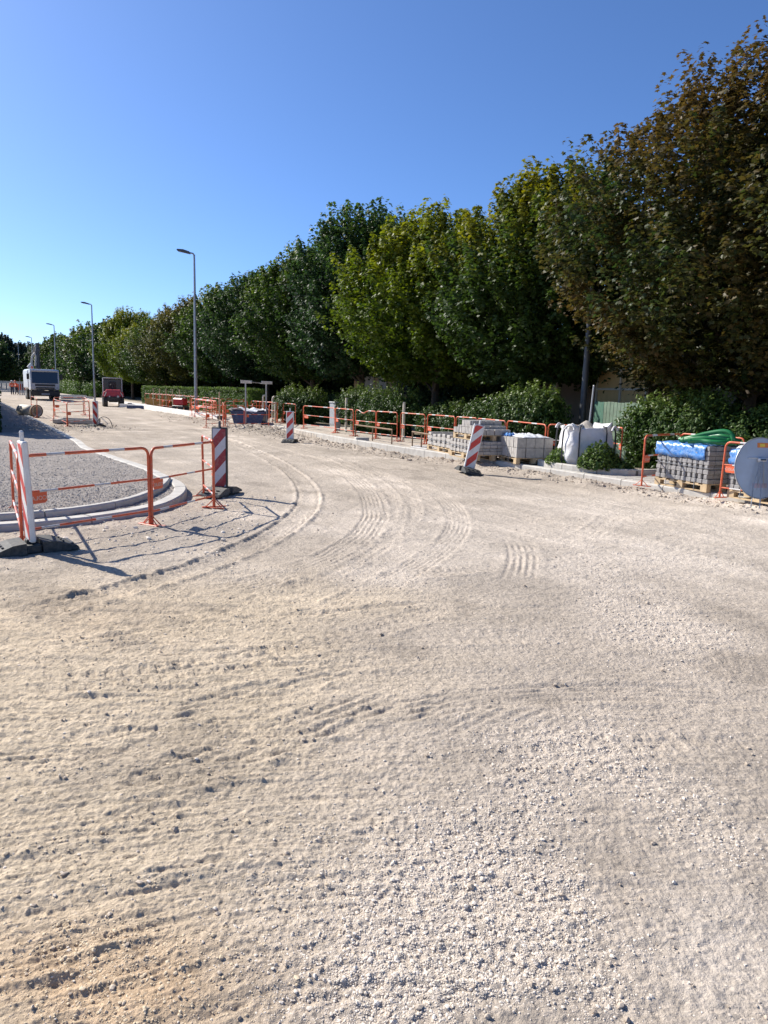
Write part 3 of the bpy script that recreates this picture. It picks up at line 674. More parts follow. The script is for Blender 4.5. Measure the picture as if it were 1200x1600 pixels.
for i,(t,lf,hh,cm,lab) in enumerate(rowspec):
    top=10.8 if cm is CRtall else 9.9
    sc=hh/top
    tree('maple_tree',lab or ORD[i]+' maple counting from the right in the roadside row','tree',ST(17.0+g.uniform(-.3,.3),t),cm,TR[i%2],lf,'maples in the roadside row',g.uniform(0,6),(.98,.98,sc))
t=64; i=9
while t<262:
    hh=g.uniform(.88,1.10)*(.80+.14*min(1,(t-60)/60))
    tree('maple_tree',ORD[i]+' maple counting from the right in the roadside row','tree',ST(17.0+g.uniform(-.4,.4),t),CRfar[i%2] if t>85 else CR[i%3],TR[i%2],g.choice(['green','dark','green','lime','dark','bronze']),'maples in the roadside row',g.uniform(0,6),(1,1,hh*.97))
    t+=6.7 if t<130 else 8.5; i+=1
# second line of garden trees that closes the view under the crowns
back=[(2,24),(9,25.5),(19,26.5),(37,26),(45,25),(53,25),(61,25),(70,25),(80,25),(92,25),(105,25),(120,25),(140,25),(165,25)]
for i,(t,s_) in enumerate(back):
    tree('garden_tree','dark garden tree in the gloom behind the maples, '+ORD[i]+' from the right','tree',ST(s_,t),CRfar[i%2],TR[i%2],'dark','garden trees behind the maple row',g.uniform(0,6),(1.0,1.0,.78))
# spindly tree and far left trees
sp_c=crown_mesh('crown',160,2.0,9.5,2.4,90,22,.34,'diamond',spike=1.7,inner=300); 
q=Q(78,600,13.5); tree('ash_tree','thin open tree standing out against the sky behind the lamp row','tree',ST(14.2,101),sp_c,TR[0],'green',None,1.,(1.0,1.0,.82))
pine=crown_mesh('crown',170,2.2,11.0,4.2,260,26,.42,'diamond',inner=2600,shape=0)
for i,(px,Y,sc) in enumerate([(-18,150,1.0),(4,165,1.02),(22,185,1.0),(38,200,1.0),(50,230,1.15),(60,250,1.2),(12,140,.62),(-4,120,.7)]):
    tree('pine_tree',['dark pine at the far left edge','dark pine beside the left edge, tallest of its clump','dark pine above the two workers','dark pine left of the truck cab','distant dark pine behind the truck mast','distant dark pine right of the truck mast','low grey-green tree above the pale fence','low grey-green tree at the left edge above the fence'][i],'tree',Vector(((px-600)/F*Y,Y,0)),pine,TR[i%2],'pine' if i<6 else 'dark','far trees closing the end of the road',i*1.3,(sc,sc,sc))
# ------------------------------------------------------------- hedges and shrubs
def shrub_mesh(name,seed,L,Wd,Ht,n,lsz,boxy=False,kind='oval',jit=.12,inner=.8):
    g=np.random.default_rng(seed)
    if boxy:
        # clipped faces: top, two sides, ends
        f=g.uniform(0,1,n); P=np.zeros((n,3)); Nm=np.zeros((n,3))
        x=g.uniform(-L/2,L/2,n); a=f<.42; b=(f>=.42)&(f<.8); c=(f>=.8)&(f<.9); e=f>=.9
        P[:,0]=x; P[a,1]=-Wd/2; P[a,2]=g.uniform(.05,Ht,a.sum()); Nm[a]=(0,-1,.4)
        P[b,1]=g.uniform(-Wd/2,Wd/2,b.sum()); P[b,2]=Ht; Nm[b]=(0,0,1)
        P[c,1]=Wd/2; P[c,2]=g.uniform(.05,Ht,c.sum()); Nm[c]=(0,1,.4)
        P[e,0]=np.sign(g.uniform(-1,1,e.sum()))*L/2; P[e,1]=g.uniform(-Wd/2,Wd/2,e.sum()); P[e,2]=g.uniform(.05,Ht,e.sum()); Nm[e,0]=np.sign(P[e,0])
        P+=g.normal(0,.03,(n,3)); P[:,2]+=.03*np.sin(P[:,0]*1.7+seed)
        Nm+=g.normal(0,.6,(n,3))
    else:
        # several overlapping mounds
        k=max(4,int(L*2.2)); cx=np.linspace(-L/2+.3,L/2-.3,k)+g.uniform(-.15,.15,k); cy=g.uniform(-Wd*.18,Wd*.18,k); ch=Ht*g.uniform(.66,1.0,k); cr=g.uniform(.55,.8,k)*Wd*.62
        ns=n//14; m=g.integers(0,k,ns); az=g.uniform(0,6.283,ns); el=np.arcsin(g.uniform(-.55,1,ns))
        d=np.stack([np.cos(az)*np.cos(el),np.sin(az)*np.cos(el),np.sin(el)],1)
        sc=np.stack([cr[m],cr[m],ch[m]*.52],1)*g.uniform(.7,1.08,(ns,1))
        B=np.stack([cx[m],cy[m],ch[m]*.5],1)+d*sc
        kk=np.repeat(np.arange(ns),14); N_=len(kk)
        off=g.normal(0,1,(N_,3)); off/=np.linalg.norm(off,axis=1,keepdims=True)
        u=g.uniform(0,1,N_)
        axd=d+np.array([0,0,.7]); P=B[kk]+axd[kk]*(u*.22)[:,None]+off*(jit*(1.1-u*.7))[:,None]; Nm=off*.7+d[kk]*.5+np.array([0,0,.5])+g.normal(0,.35,(N_,3)); n=N_
        P[:,2]=np.abs(P[:,2])
    tint=np.stack([g.uniform(0,1,n),np.clip((P[:,2]/Ht-.75)*2+g.normal(0,.25,n),0,.8),np.clip(g.normal(.5,.22,n),0,1)],1)
    ni=int(n*.25); PI_=np.stack([g.uniform(-L/2+.15,L/2-.15,ni),g.uniform(-Wd*.3,Wd*.3,ni),g.uniform(0,Ht*inner,ni)],1)
    if boxy: PI_[:,1]=g.uniform(-Wd*.42,Wd*.42,ni)
    P=np.concatenate([P,PI_]); Nm=np.concatenate([Nm,g.normal(0,1,(ni,3))]); tint=np.concatenate([tint,np.tile([.2,0,.4],(ni,1))]); sz=np.concatenate([lsz*g.uniform(.7,1.3,n),np.full(ni,lsz*2.2)])
    V,Fq,nv=leaf_cloud(P,Nm,sz,kind)
    return mesh_np(name,V,Fq,LM['laurel'],np.repeat(tint,nv,0))
def shrub(name,label,cat,pa,pb,Ht,Wd,n,lsz,leaf='laurel',seed=1,boxy=False,group=None,kind='oval',z=.09,stems=True,jit=.12):
    c=(pa+pb)/2; c.z=z; d=pb-pa; L=Vector((d.x,d.y,0)).length
    o=thing(name,label,cat,c,math.atan2(d.y,d.x),group)
    f=link('foliage',shrub_mesh('foliage',seed,L,Wd,Ht,n,lsz,boxy,kind,jit),o); f.material_slots[0].link='OBJECT'; f.material_slots[0].material=LM[leaf]
    if stems:
        mb=MB(); gg=random.Random(seed)
        bases=[]
        for k in range(max(3,int(L*2))):
            x=gg.uniform(-L/2+.2,L/2-.2); y=gg.uniform(-Wd*.2,Wd*.2)
            bases.append((x,y,-.04)); mb.tube([(x,y,-.05),(x+gg.uniform(-.1,.1),y+gg.uniform(-.1,.1),Ht*.45),(x+gg.uniform(-.25,.25),y+gg.uniform(-.2,.2),Ht*.85)],[.025,.018,.006],5)
        bases.sort(); mb.tube(bases,.02,5); mb.build('stems',M['bark'],o)
    return o
SH='laurel shrubs along the garden boundary'
def seg(px0,px1,s0,s1=None):
    s1=s0 if s1 is None else s1
    return Q(px1,640,s1),Q(px0,640,s0)
def hs(px,py,s): return Q(px,py,s).z
a,b=seg(995,1250,14.4,14.4); shrub('laurel_shrub','long glossy laurel at the right edge behind the blue wrapped pallets','shrub',a,b,1.70,1.6,30000,.085,seed=31,group=SH)
a,b=seg(1055,1110,15.2,15.2); shrub('laurel_shrub','bronze tipped shrub rising highest above the right laurel','shrub',a,b,2.15,1.2,7000,.09,'bronze',seed=37,group=SH)
a,b=seg(765,868,14.2); shrub('laurel_shrub','large rounded laurel with lime green top behind the paver pallets','shrub',a,b,1.82,1.8,26000,.085,seed=32,group=SH)
a,b=seg(678,735,14.3); shrub('laurel_shrub','lower laurel between the two larger rounded ones','shrub',a,b,1.35,1.5,13000,.085,seed=33,group=SH)
a,b=seg(560,636,14.2); shrub('laurel_shrub','wide laurel behind the dented barrier, right of the grey cabinet','shrub',a,b,1.75,1.6,20000,.085,seed=34,group=SH)
a,b=seg(452,484,14.2); shrub('laurel_shrub','pale laurel left of the grey cabinet','shrub',a,b,1.6,1.6,14000,.085,seed=35,group=SH)
a,b=seg(492,540,16.2); shrub('laurel_shrub','shaded shrub set back behind the grey cabinet','shrub',a,b,1.6,1.2,6000,.08,'dark',seed=36,group=SH)
a,b=seg(325,402,14.6); shrub('clipped_hedge','flat topped clipped hedge behind the sighting boards','hedge',a,b,1.55,1.1,26000,.075,'box',51,True,'clipped hedges by the pavement')
a,b=seg(232,318,14.6); shrub('clipped_hedge','long clipped hedge left of the nearest lamp post','hedge',a,b,1.5,1.1,30000,.085,'box',52,True,'clipped hedges by the pavement')
a,b=seg(92,152,14.2); shrub('wild_hedge','loose light green hedge between the truck and the red tractor','hedge',a,b,1.9,1.8,16000,.16,'box',53,False,jit=.25)
# dark hedge on the left whose shade falls over the path
hl=[Vector((-12.75,23.0,0)),Vector((-12.75-.508*62,23.0+.861*62,0))]
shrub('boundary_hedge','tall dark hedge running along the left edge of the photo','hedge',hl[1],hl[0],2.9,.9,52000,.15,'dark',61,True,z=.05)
# ------------------------------------------------------------- barriers
def tubearc(r,n=5): return [(math.sin(math.pi/2*k/n)*r,math.cos(math.pi/2*k/n)*r) for k in range(n+1)]
def text_mesh(txt,size,mirror=False,ext=.0015):
    cu=bpy.data.curves.new('t','FONT'); cu.body=txt; cu.size=size; cu.extrude=ext; cu.align_x='CENTER'; cu.align_y='CENTER'; cu.resolution_u=3
    ob=bpy.data.objects.new('t',cu); C.objects.link(ob); dg=bpy.context.evaluated_depsgraph_get(); me=bpy.data.meshes.new_from_object(ob.evaluated_get(dg)); bpy.data.objects.remove(ob)
    if mirror: me.transform(Matrix.Diagonal((-1,1,1,1))); me.flip_normals()
    me.transform(Matrix.Rotation(math.pi/2,4,'X')); me.materials.clear(); me.materials.append(M['lettering']); return me
def make_barrier(L=1.5,Ht=.95,mirror=False,tagx=.14,name='safety_barrier',dent=False,text='COLAS',lit=1.0):
    o=thing(name,'',  'barrier'); r=.017; cr=.09
    for sx in (0,1):
        x=0 if sx==0 else L; k=1 if sx==0 else -1
        mb=MB(); arc=[(x+k*(cr-cr*math.cos(a)),0,Ht-cr+cr*math.sin(a)) for a in [math.pi/2*i/5 for i in range(6)]]
        mb.tube([(x,0,.02)]+arc,r,10)
        mb.build('post',M['orange'],o)
        mb=MB(); mb.box((x+k*.02,0,.012),(.045,.34,.014),0,bev=.004); mb.tube([(x,-.12,.02),(x,0,.13),(x,.12,.02)],.007,6); mb.build('foot',M['orange'],o)
    for q,(z,x0,x1) in enumerate(((Ht,cr,L-cr),(Ht*.60,.0,L),(Ht*.19,.0,L))):
        mb=MB(); rr=r if q==0 else .0125
        # alternating painted lengths
        cuts=[x0]; w=(.42 if q==0 else .34)*lit; x=x0+.16
        mi=0
        while x<x1-.12: cuts.append(x); mi^=1; x+=(.20 if mi else w*1.25)
        cuts.append(x1); mi=0
        for a,b in zip(cuts,cuts[1:]):
            pts=[(a,0,z),(b,0,z)]
            if dent and q==0: pts=[(a+(b-a)*k/4,0,z-.10*math.exp(-(((a+(b-a)*k/4)-L*.38)/.22)**2)) for k in range(5)]
            mb.tube(pts,rr,8,mi,False); mi^=1
        mb.build('rail',[M['orange'],M['band']],o)
    mb=MB(); tw,th_=.20,.115; zt=Ht*.60-.012
    mb.prism([(tagx-tw/2,zt-th_+.02),(tagx-tw/2+.02,zt-th_),(tagx+tw/2-.02,zt-th_),(tagx+tw/2,zt-th_+.02),(tagx+tw/2,zt),(tagx-tw/2,zt)],-.003,.003)
    p=mb.build('tag_plate',M['orange2'],o)
    if text:
        for sgn,mr_ in ((-1,mirror),(1,not mirror)):
            me=text_mesh(text,.062,mr_); 
            if sgn>0: me.transform(Matrix.Diagonal((-1,-1,1,1)))
            l=link('lettering',me,p); l.location=(tagx,sgn*.0035,zt-th_*.52)
    return o
GB='orange and white steel barriers'
P15=make_barrier(); P15m=make_barrier(mirror=True,text='COLAS'); Pd=make_barrier(dent=True); Pfar=make_barrier(text=None)
used={}
def bar(proto,p0,p1,label,z=None,lean=0,Ltrue=1.5,group=GB):
    d=p1-p0; L=math.hypot(d.x,d.y); k=id(proto) if False else proto.name
    o=place(proto,used.get(k,False),label,Vector((p0.x,p0.y,p0.z if z is None else z)),math.atan2(d.y,d.x)+random.uniform(-.015,.015),group,sx=L/Ltrue,rx=lean+random.uniform(-.03,.03),ry=random.uniform(-.008,.008))
    used[k]=True; return o
bar(P15m,G(42,855),G(234,822),'near barrier directly behind the white post of the left beacon, mirrored letters on its plate')
bar(P15m,G(238,822),G(333,793),'near barrier right of the gap post, ending at the dark beacon')
bar(P15,G(22,803),G(39,853),'near barrier seen almost end-on at the left edge of the photo')
bar(P15,G(335,793),G(320,776),'short-looking barrier turned away beside the dark beacon')
def row(px0,y0,s0,px1,y1,s1): 
    a=Q(px0,y0,s0);b=Q(px1,y1,s1); return a,b
rows=[(475,636,12.55,523,640,12.5,'leftmost barrier of the pavement row, before the grey cabinet'),
 (525,640,12.5,554,642,12.4,'barrier in front of the grey cabinet'),
 (556,642,12.4,587,644,12.5,'barrier with a dented top rail'),
 (589,644,12.5,622,649,12.6,'barrier just right of the dented one'),
 (627,646,12.7,665,649,12.9,'barrier behind the right-hand low brown rail'),
 (668,648,12.9,711,653,12.8,'barrier behind the low long paver pallet'),
 (713,652,12.8,745,655,12.8,'barrier behind the stepped paver stack'),
 (747,655,12.8,791,659,12.7,'barrier right of the leaning beacon'),
 (793,659,12.7,855,664,12.4,'barrier behind the white topped paver pallet'),
 (858,663,12.5,939,669,13.0,'barrier behind the white big bag')]
for i,(x0,y0,s0,x1,y1,s1,lb) in enumerate(rows):
    a,b=row(x0,y0,s0,x1,y1,s1); bar(Pd if i==2 else P15,a,b,lb,z=.095)
a=G(968,732,.1); b=Q(949,690,13.6); bar(P15,Vector((a.x,a.y,.095)),Vector((b.x,b.y,.095)),'barrier turned end-on right of the white big bag')
a=G(1002,760,.1); d=(ST(13.0,8.4)-a); b=Q(1062,700,12.6); bar(P15,a,Vector((b.x,b.y,.1)),'barrier left of the pallet with green hoses',z=.1)
a=Q(1064,690,12.7); b=Q(1163,700,12.6); bar(P15,a,b,'barrier behind the green hoses',z=.1)
a=G(1124,778,.1); b=G(1240,795,.1); b=a+(b-a).normalized()*1.5; bar(P15,a,b,'barrier at the right edge in front of the second blue pallet',z=.1)
# far-left manhole enclosure and pipe barriers
for (p0,p1,lb) in [((84,657),(105,667),'left barrier round the open manhole'),((106,667),(141,663),'front barrier round the open manhole'),((141,661),(133,650),'right barrier round the open manhole'),((86,651),(131,648),'rear barrier round the open manhole'),((49,648),(58,653),'barrier behind the pale pipe on the left kerb')]:
    bar(Pfar,G(*p0),G(*p1),lb)
# stacked and loose barriers in the middle distance (metres across, along)
k=0
ang_=math.atan2(-UY,-UX)
for i in range(5):
    a=Q(306+i*1.3,640,11.25+i*.28); b=Q(333+i*1.6,644,11.1+i*.28); a.z=b.z=.05; bar(Pfar,Vector((a.x,a.y,.06)),Vector((b.x,b.y,.06)),['front','second','third','fourth','rearmost'][i]+' barrier of the five standing packed together right of the nearest lamp post',lean=.03*i)
mid=[((322,669),(352,667),'barrier in front of the packed barriers',0),((349,668),(381,668),'front left barrier round the blue skip',0),((383,668),(420,668),'front right barrier round the blue skip',0),((420,668),(432,661),'right end barrier round the blue skip',.1),((352,659),(388,656),'rear left barrier round the blue skip',.1),((405,657),(440,659),'rear right barrier by the pale bollards',.1),((348,660),(349,668),'left end barrier round the blue skip',.05),((440,660),(466,662),'barrier in front of the pale laurel, left of the striped beacon',.1)]
mid+=[((300,650),(322,656),'small barrier joining the lamp post to the packed barriers',.1),((366,652),(398,650),'barrier standing on the far pavement behind the blue skip',.1),((395,664),(402,655),'barrier turned end-on beside the right sighting board',.05),((345,650),(372,648),'barrier on the far pavement behind the left sighting board',.1)]
for p0,p1,lb,z in mid: bar(Pfar,G(*p0,z),G(*p1,z),lb)
# long line of barriers toward the red tractor
tl=[(59.5,57.8),(57.6,56.0),(55.8,54.2),(54.0,52.4),(52.2,50.7)]
for i,(t0,t1) in enumerate(tl):
    bar(Pfar,ST(12.9,t0,.1),ST(12.9,t1,.1),'barrier on the far pavement right of the red tractor, '+ORD[i]+' from the tractor')
for i in range(7): bar(Pfar,ST(13.6+.08*i,60.5-i*1.7,.1),ST(13.7+.08*i,59-i*1.7,.1),'barrier in the rear line right of the red tractor, '+ORD[i]+' from the tractor')
for i,t0 in enumerate((49.5,47.6,45.2,43.4,36.5,34.4,32.2)): bar(Pfar,ST(13.3-.1*(i%2),t0,.1),ST(13.25,t0-1.55,.1),'barrier at the back of the pavement before the clipped hedge, '+ORD[i]+' from the far end')
for i in range(4): bar(Pfar,ST(13.0,70+i*1.8,.1),ST(13.0,71.5+i*1.8,.1),'barrier in the far line left of the red tractor, '+ORD[i]+' from the tractor')
# ------------------------------------------------------------- beacons
def make_beacon(sm,wd=.25,Ht=.98,dark=False,th=.055):
    o=thing('traffic_beacon','', 'beacon')
    z0=.10
    mb=MB(); mb.box((0,0,z0+Ht/2),(wd,th,Ht),0,bev=.012); mb.build('panel_body',M['black'] if dark else M['plastic'],o)
    for sg in (-1,1):
        mb=MB(); mb.box((0,0,0),(wd-.045,.004,Ht-.05),0,bev=.0015); p=mb.build('striped_face',sm,o); p.location=(0,sg*(th/2+.0015),z0+Ht/2)
    mb=MB(); mb.cyl((0,0,z0+Ht-.01),(0,0,z0+Ht+.085),.021,12); mb.cyl((0,0,z0+Ht+.084),(0,0,z0+Ht+.10),.021,12,r2=.012); mb.build('top_stub',M['darksteel'] if dark else M['plastic'],o)
    bs=thing('x','x','x'); bpy.data.objects.remove(bs)
    mb=MB()
    # recycled rubber foot: two ramped wings with hand slots and a central socket
    mb.prism([(-.42,0),(-.40,.035),(-.20,.105),(-.075,.115),(-.075,0)],-.19,.19,0,Matrix.Rotation(math.pi/2,4,'Z'))
    mb.prism([(.42,0),(.075,0),(.075,.115),(.20,.105),(.40,.035)],-.19,.19,0,Matrix.Rotation(math.pi/2,4,'Z'))
    mb.box((0,0,.042),(.30,.15,.08),0,bev=.01); mb.box((0,0,.10),(.11,.10,.05),0,bev=.008)
    for y in (-.3,.3):
        for x in (-.1,0,.1): mb.box((x,y*.93,.083),(.05,.018,.02),1)
        mb.box((0,y*1.2,.045),(.26,.03,.03),1)
    mb.build('rubber_foot',[M['rubber'] if not dark else M['rubbergrey'],M['black']],o)
    return o
GBE='red and white traffic beacons'
B1=make_beacon(M['stripeL']); B2=make_beacon(M['stripeR'],Ht=.92); B3=make_beacon(M['shadestripe'],.27,1.0,True,.05)
bn=G(50,862); place(B1,False,'nearest beacon at the left edge, seen side-on with a white edge and black rubber foot',(bn.x,bn.y,.01),math.atan2(-.75,-.66)+math.pi/2,GBE,sz=1.03,rx=R(0))
B1.rotation_euler=(R(-2),R(0),math.atan2(-.6,-.8)+math.pi/2+math.pi)
p=G(344,772); place(B3,False,'dark framed beacon with stripes darkened as its shaded side at the end of the near barriers',(p.x,p.y,.01),R(-14),GBE,sz=.97)
p=G(453,691); o=place(B1,True,'upright beacon beside the heap of rubble in the middle distance',(p.x,p.y,0),R(-6),GBE,sz=.93)
p=G(731,740); o=place(B1,True,'beacon leaning to the right in front of the paver pallets',(p.x,p.y,.02),R(12),GBE,sz=.99,ry=R(11.5))
p=G(150,667); place(B2,False,'small beacon with reversed stripes beside the open manhole',(p.x,p.y,0),R(-16),GBE)
# rocks pinning a bent hoop beside the far beacon
mb=MB(); p=G(163,668); mb.tube([(p.x+math.cos(a)*.32,p.y,math.sin(a)*.42) for a in [math.pi*k/14 for k in range(15)]],.014,6)
tag(mb.build('wire_hoop',M['darksteel']),'thin bent hoop stuck in the dirt beside the small far beacon','hoop')
# ------------------------------------------------------------- lamp posts
def make_lamp():
    o=thing('street_lamp','','street lamp')
    mb=MB(); mb.tube([(0,0,-.1),(0,0,1.2),(0,0,9.0)],[.095,.09,.05],14); mb.cyl((0,0,0),(0,0,.05),.17,14); mb.build('pole',M['steel'],o)
    mb=MB(); mb.box((0,0,.75),(.12,.02,.42),0,bev=.004,M=Matrix.Translation((0,-.092,0))); mb.build('access_door',M['steel'],o)
    mb=MB(); mb.tube([(0,0,8.93),(-.06,0,9.05),(-.28,0,9.10)],[.05,.045,.04],10); mb.build('arm',M['steel'],o)
    h=MB(); h.prism([(-.22,9.02),(-.24,9.14),(-.55,9.24),(-.86,9.25),(-.90,9.21),(-.86,9.15)],-.15,.15); hd=h.build('lamp_head',M['darksteel'],o)
    g_=MB(); g_.box((-.56,0,9.125),(.42,.22,.03),0,M=None,bev=.01); g_.build('lamp_glass',M['lampglass'],hd)
    return o
LP=make_lamp(); face=math.atan2(NY,NX)-R(28)
lamps=[(39.9,11.35,1),(71.0,10.9,1),(100,10.9,1),(131,10.9,1),(160,10.9,1)]
for i,(t,s_,k) in enumerate(lamps):
    place(LP,i>0,['nearest and tallest looking grey lamp post','second grey lamp post, behind the far hedge','third lamp post, in front of the thin open tree','fourth lamp post, left of the truck mast','farthest lamp post at the left, above the dark pines'][i],ST(s_,t),face,'street lamps along the road',sz=.958)
# pole through bronze maple plus thin post in big bag
pb=Q(908,672,15.3); mb=MB(); mb.tube([(0,0,-.1),(.01,0,3),(0,0,4.7)],[.10,.085,.065],14); o=tag(thing('utility_pole','dark metal pole rising into the bronze maple behind the big bag','pole',(pb.x,pb.y,0)),None,None)
mb.build('shaft',M['darksteel'],o); mb=MB(); mb.cyl((0,0,.1),(0,0,.55),.125,14,r2=.11); mb.build('sleeve',M['steel'],o)
# ------------------------------------------------------------- big bag
def big_bag():
    c=(G(872,738,.12)+G(950,742,.12))/2; c=Q(911,735,12.35); c.z=.10
    o=thing('big_bag','full white bulk bag with black straps and sand on top, on the kerbed island','bulk bag',c,ROADANG+math.pi/2+R(60))
    n=40; m=26; W_=.505; Hh=.92; vs=[];fs=[]
    g=np.random.default_rng(4)
    for j in range(m+1):
        v=j/m
        for i in range(n):
            a=2*math.pi*i/n; ca,sa=math.cos(a),math.sin(a); e=.42
            rx=abs(ca)**e*math.copysign(1,ca); ry=abs(sa)**e*math.copysign(1,sa)
            bul=1+.10*math.sin(math.pi*min(1,v*1.15))-.14*(1-v)**4
            wr=.010*math.sin(a*7+v*9)+.012*math.sin(a*11-v*14+2)+.022*math.sin(v*17+3*math.sin(a*2)+a)+.014*math.sin(v*9-a*5)*(.4+.6*abs(math.sin(a*2)))
            cor=.13*(abs(math.sin(2*a))**4)*max(0,(v-.75)/.25)
            vs.append((W_*bul*rx*(1+wr),W_*bul*ry*(1+wr),Hh*v+cor+.05*math.sin(a+.8)*v))
    for j in range(m):
        for i in range(n): fs.append((j*n+i,j*n+(i+1)%n,(j+1)*n+(i+1)%n,(j+1)*n+i))
    top=len(vs)
    # folded lip going inward
    for sc,zz in ((.90,-.03),(.6,-.05),(.3,-.02)):
        for i in range(n): x,y,z=vs[m*n+i]; vs.append((x*sc,y*sc,z+zz))
    for j in range(m,m+3):
        for i in range(n): fs.append((j*n+i,j*n+(i+1)%n,(j+1)*n+(i+1)%n,(j+1)*n+i))
    mb=MB(); mb.add(vs,fs,0,None,True); bd=mb.build('bag_body',M['bag'],o)
    mb=MB()
    for (sx,sy) in ((1,1),(1,-1),(-1,1),(-1,-1)):
        x,y=sx*.585,sy*.30
        for (X,Y) in ((sx*.575,sy*.30),(sx*.30,sy*.575)):
            px_=[(X*(1+.0),Y,z_) for z_ in (.06,.3,.55,.8)]
            pts=[(X*(1+.04*math.sin(3*z_/Hh))if abs(X)>abs(Y) else X,Y*(1+.04*math.sin(3*z_/Hh)) if abs(Y)>abs(X) else Y,z_) for z_ in (.04,.25,.45,.65,.85)]
            pts+= [(X*.95,Y*.95,.98),(X*.8,Y*.8,.99)]
            mb.tube(pts,.018,6)
    mb.build('strap',M['strap'],o)
    mb=MB(); 
    for sx,sy in ((1,1),(-1,-1),(1,-1),(-1,1)):
        b=Vector((sx*.50,sy*.50,.93)); mb.tube([b+Vector((math.cos(a)*.08*sx,-math.cos(a)*.08*sy,math.sin(a)*.09-.02)) for a in [math.pi*k/8 for k in range(9)]],[.03,.026,.022,.025,.03,.025,.022,.026,.03],6)
    mb.build('lifting_loop',M['bag'],o)
    vs=[];fs=[]
    for j in range(8):
        r_=.34*(1-j/7.5)
        for i in range(20): a=2*math.pi*i/20; rr=r_*(1+.08*math.sin(3*a+j)); vs.append((rr*math.cos(a),rr*math.sin(a),.86+.24*(j/7)**.9))
    for j in range(7):
        for i in range(20): fs.append((j*20+i,j*20+(i+1)%20,j*20+20+(i+1)%20,j*20+20+i))
    fs.append(tuple(range(140,160)))
    mb=MB(); mb.add(vs,fs,0,None,True); mb.build('sand_heap',M['sand'],o)
    t=thing('marker_post','thin pale post standing in the sand of the big bag','post',c+Vector((.05,-.02,.88)),0)
    mb=MB(); mb.tube([(0,0,0),(.045,0,1.0)],.019,8); mb.build('tube',M['cab'],t); mb=MB(); mb.cyl((.0455,0,1.0),(.0465,0,1.02),.021,8,r2=.012); mb.build('end_cap',M['white'],t)
big_bag()
# kerbed planting island around it
isl=[ST(12.9,13.25),ST(12.3,13.2),ST(11.85,13.0),ST(11.64,12.6),ST(11.62,12.0),ST(11.62,11.5),ST(11.68,11.0),ST(11.9,10.6),ST(12.3,10.38),ST(12.8,10.35),ST(13.3,10.4)]
isl=dens(isl,.12)
for _ in range(8): isl=[isl[0]]+[(isl[i-1]+2*isl[i]+isl[i+1])/4 for i in range(1,len(isl)-1)]+[isl[-1]]
kerb('kerb',isl[::-1],.14,0,.25,.9)
mb=MB(); cpt=Q(920,720,12.6); 
ipoly=[(p.x,p.y) for p in isl]
n=len(ipoly); cx=sum(p[0] for p in ipoly)/n; cy=sum(p[1] for p in ipoly)/n
mb.add([(p[0],p[1],.17) for p in ipoly]+[(cx,cy,.21)],[(i,(i+1)%n,n) for i in range(n)]); tag(mb.build('ground',mat('dark_planting_soil',(.16,.12,.085),.95,.25,6,bump=.03,bscale=20)),kind='structure')
def weed(label,p,rad,Ht,n,seed,lf='weed',lsz=.07):
    o=thing('weed_clump',label,'weeds',Vector((p.x,p.y,.18)),0,'leafy weeds on the kerbed island')
    g=np.random.default_rng(seed); az=g.uniform(0,6.28,n); rr=rad*np.sqrt(g.uniform(0,1,n)); zz=Ht*(1-(rr/rad)**2*.75)*g.uniform(.15,1,n)
    P=np.stack([rr*np.cos(az),rr*np.sin(az),zz],1); Nm=np.stack([np.cos(az)*.5,np.sin(az)*.5,np.ones(n)*.8],1)+g.normal(0,.5,(n,3))
    V,Fq,nv=leaf_cloud(P,Nm,lsz*g.uniform(.6,1.3,n),'maple'); t=np.repeat(np.stack([g.uniform(0,1,n),g.uniform(0,.5,n),g.uniform(0,1,n)],1),nv,0)
    link('foliage',mesh_np('foliage',V,Fq,LM[lf],t),o)
    mb=MB()
    for k in range(14): a=random.uniform(0,6.28); q_=random.uniform(.2,.8)*rad; mb.tube([(0,0,0),(math.cos(a)*q_*.5,math.sin(a)*q_*.5,Ht*.4),(math.cos(a)*q_,math.sin(a)*q_,Ht*.75)],[.008,.006,.003],4)
    mb.build('stems',M['litgreen'],o)
weed('yellow-green weeds left of the white big bag',Q(874,728,11.85),.34,.42,900,71,'weed',.055)
weed('dark leafy weed clump in front of the right corner of the big bag',Q(936,728,11.95),.46,.62,1900,72,'laurel',.075)
weed('low dark weeds right of the big bag',Q(962,735,12.2),.40,.28,900,73,'laurel',.065)
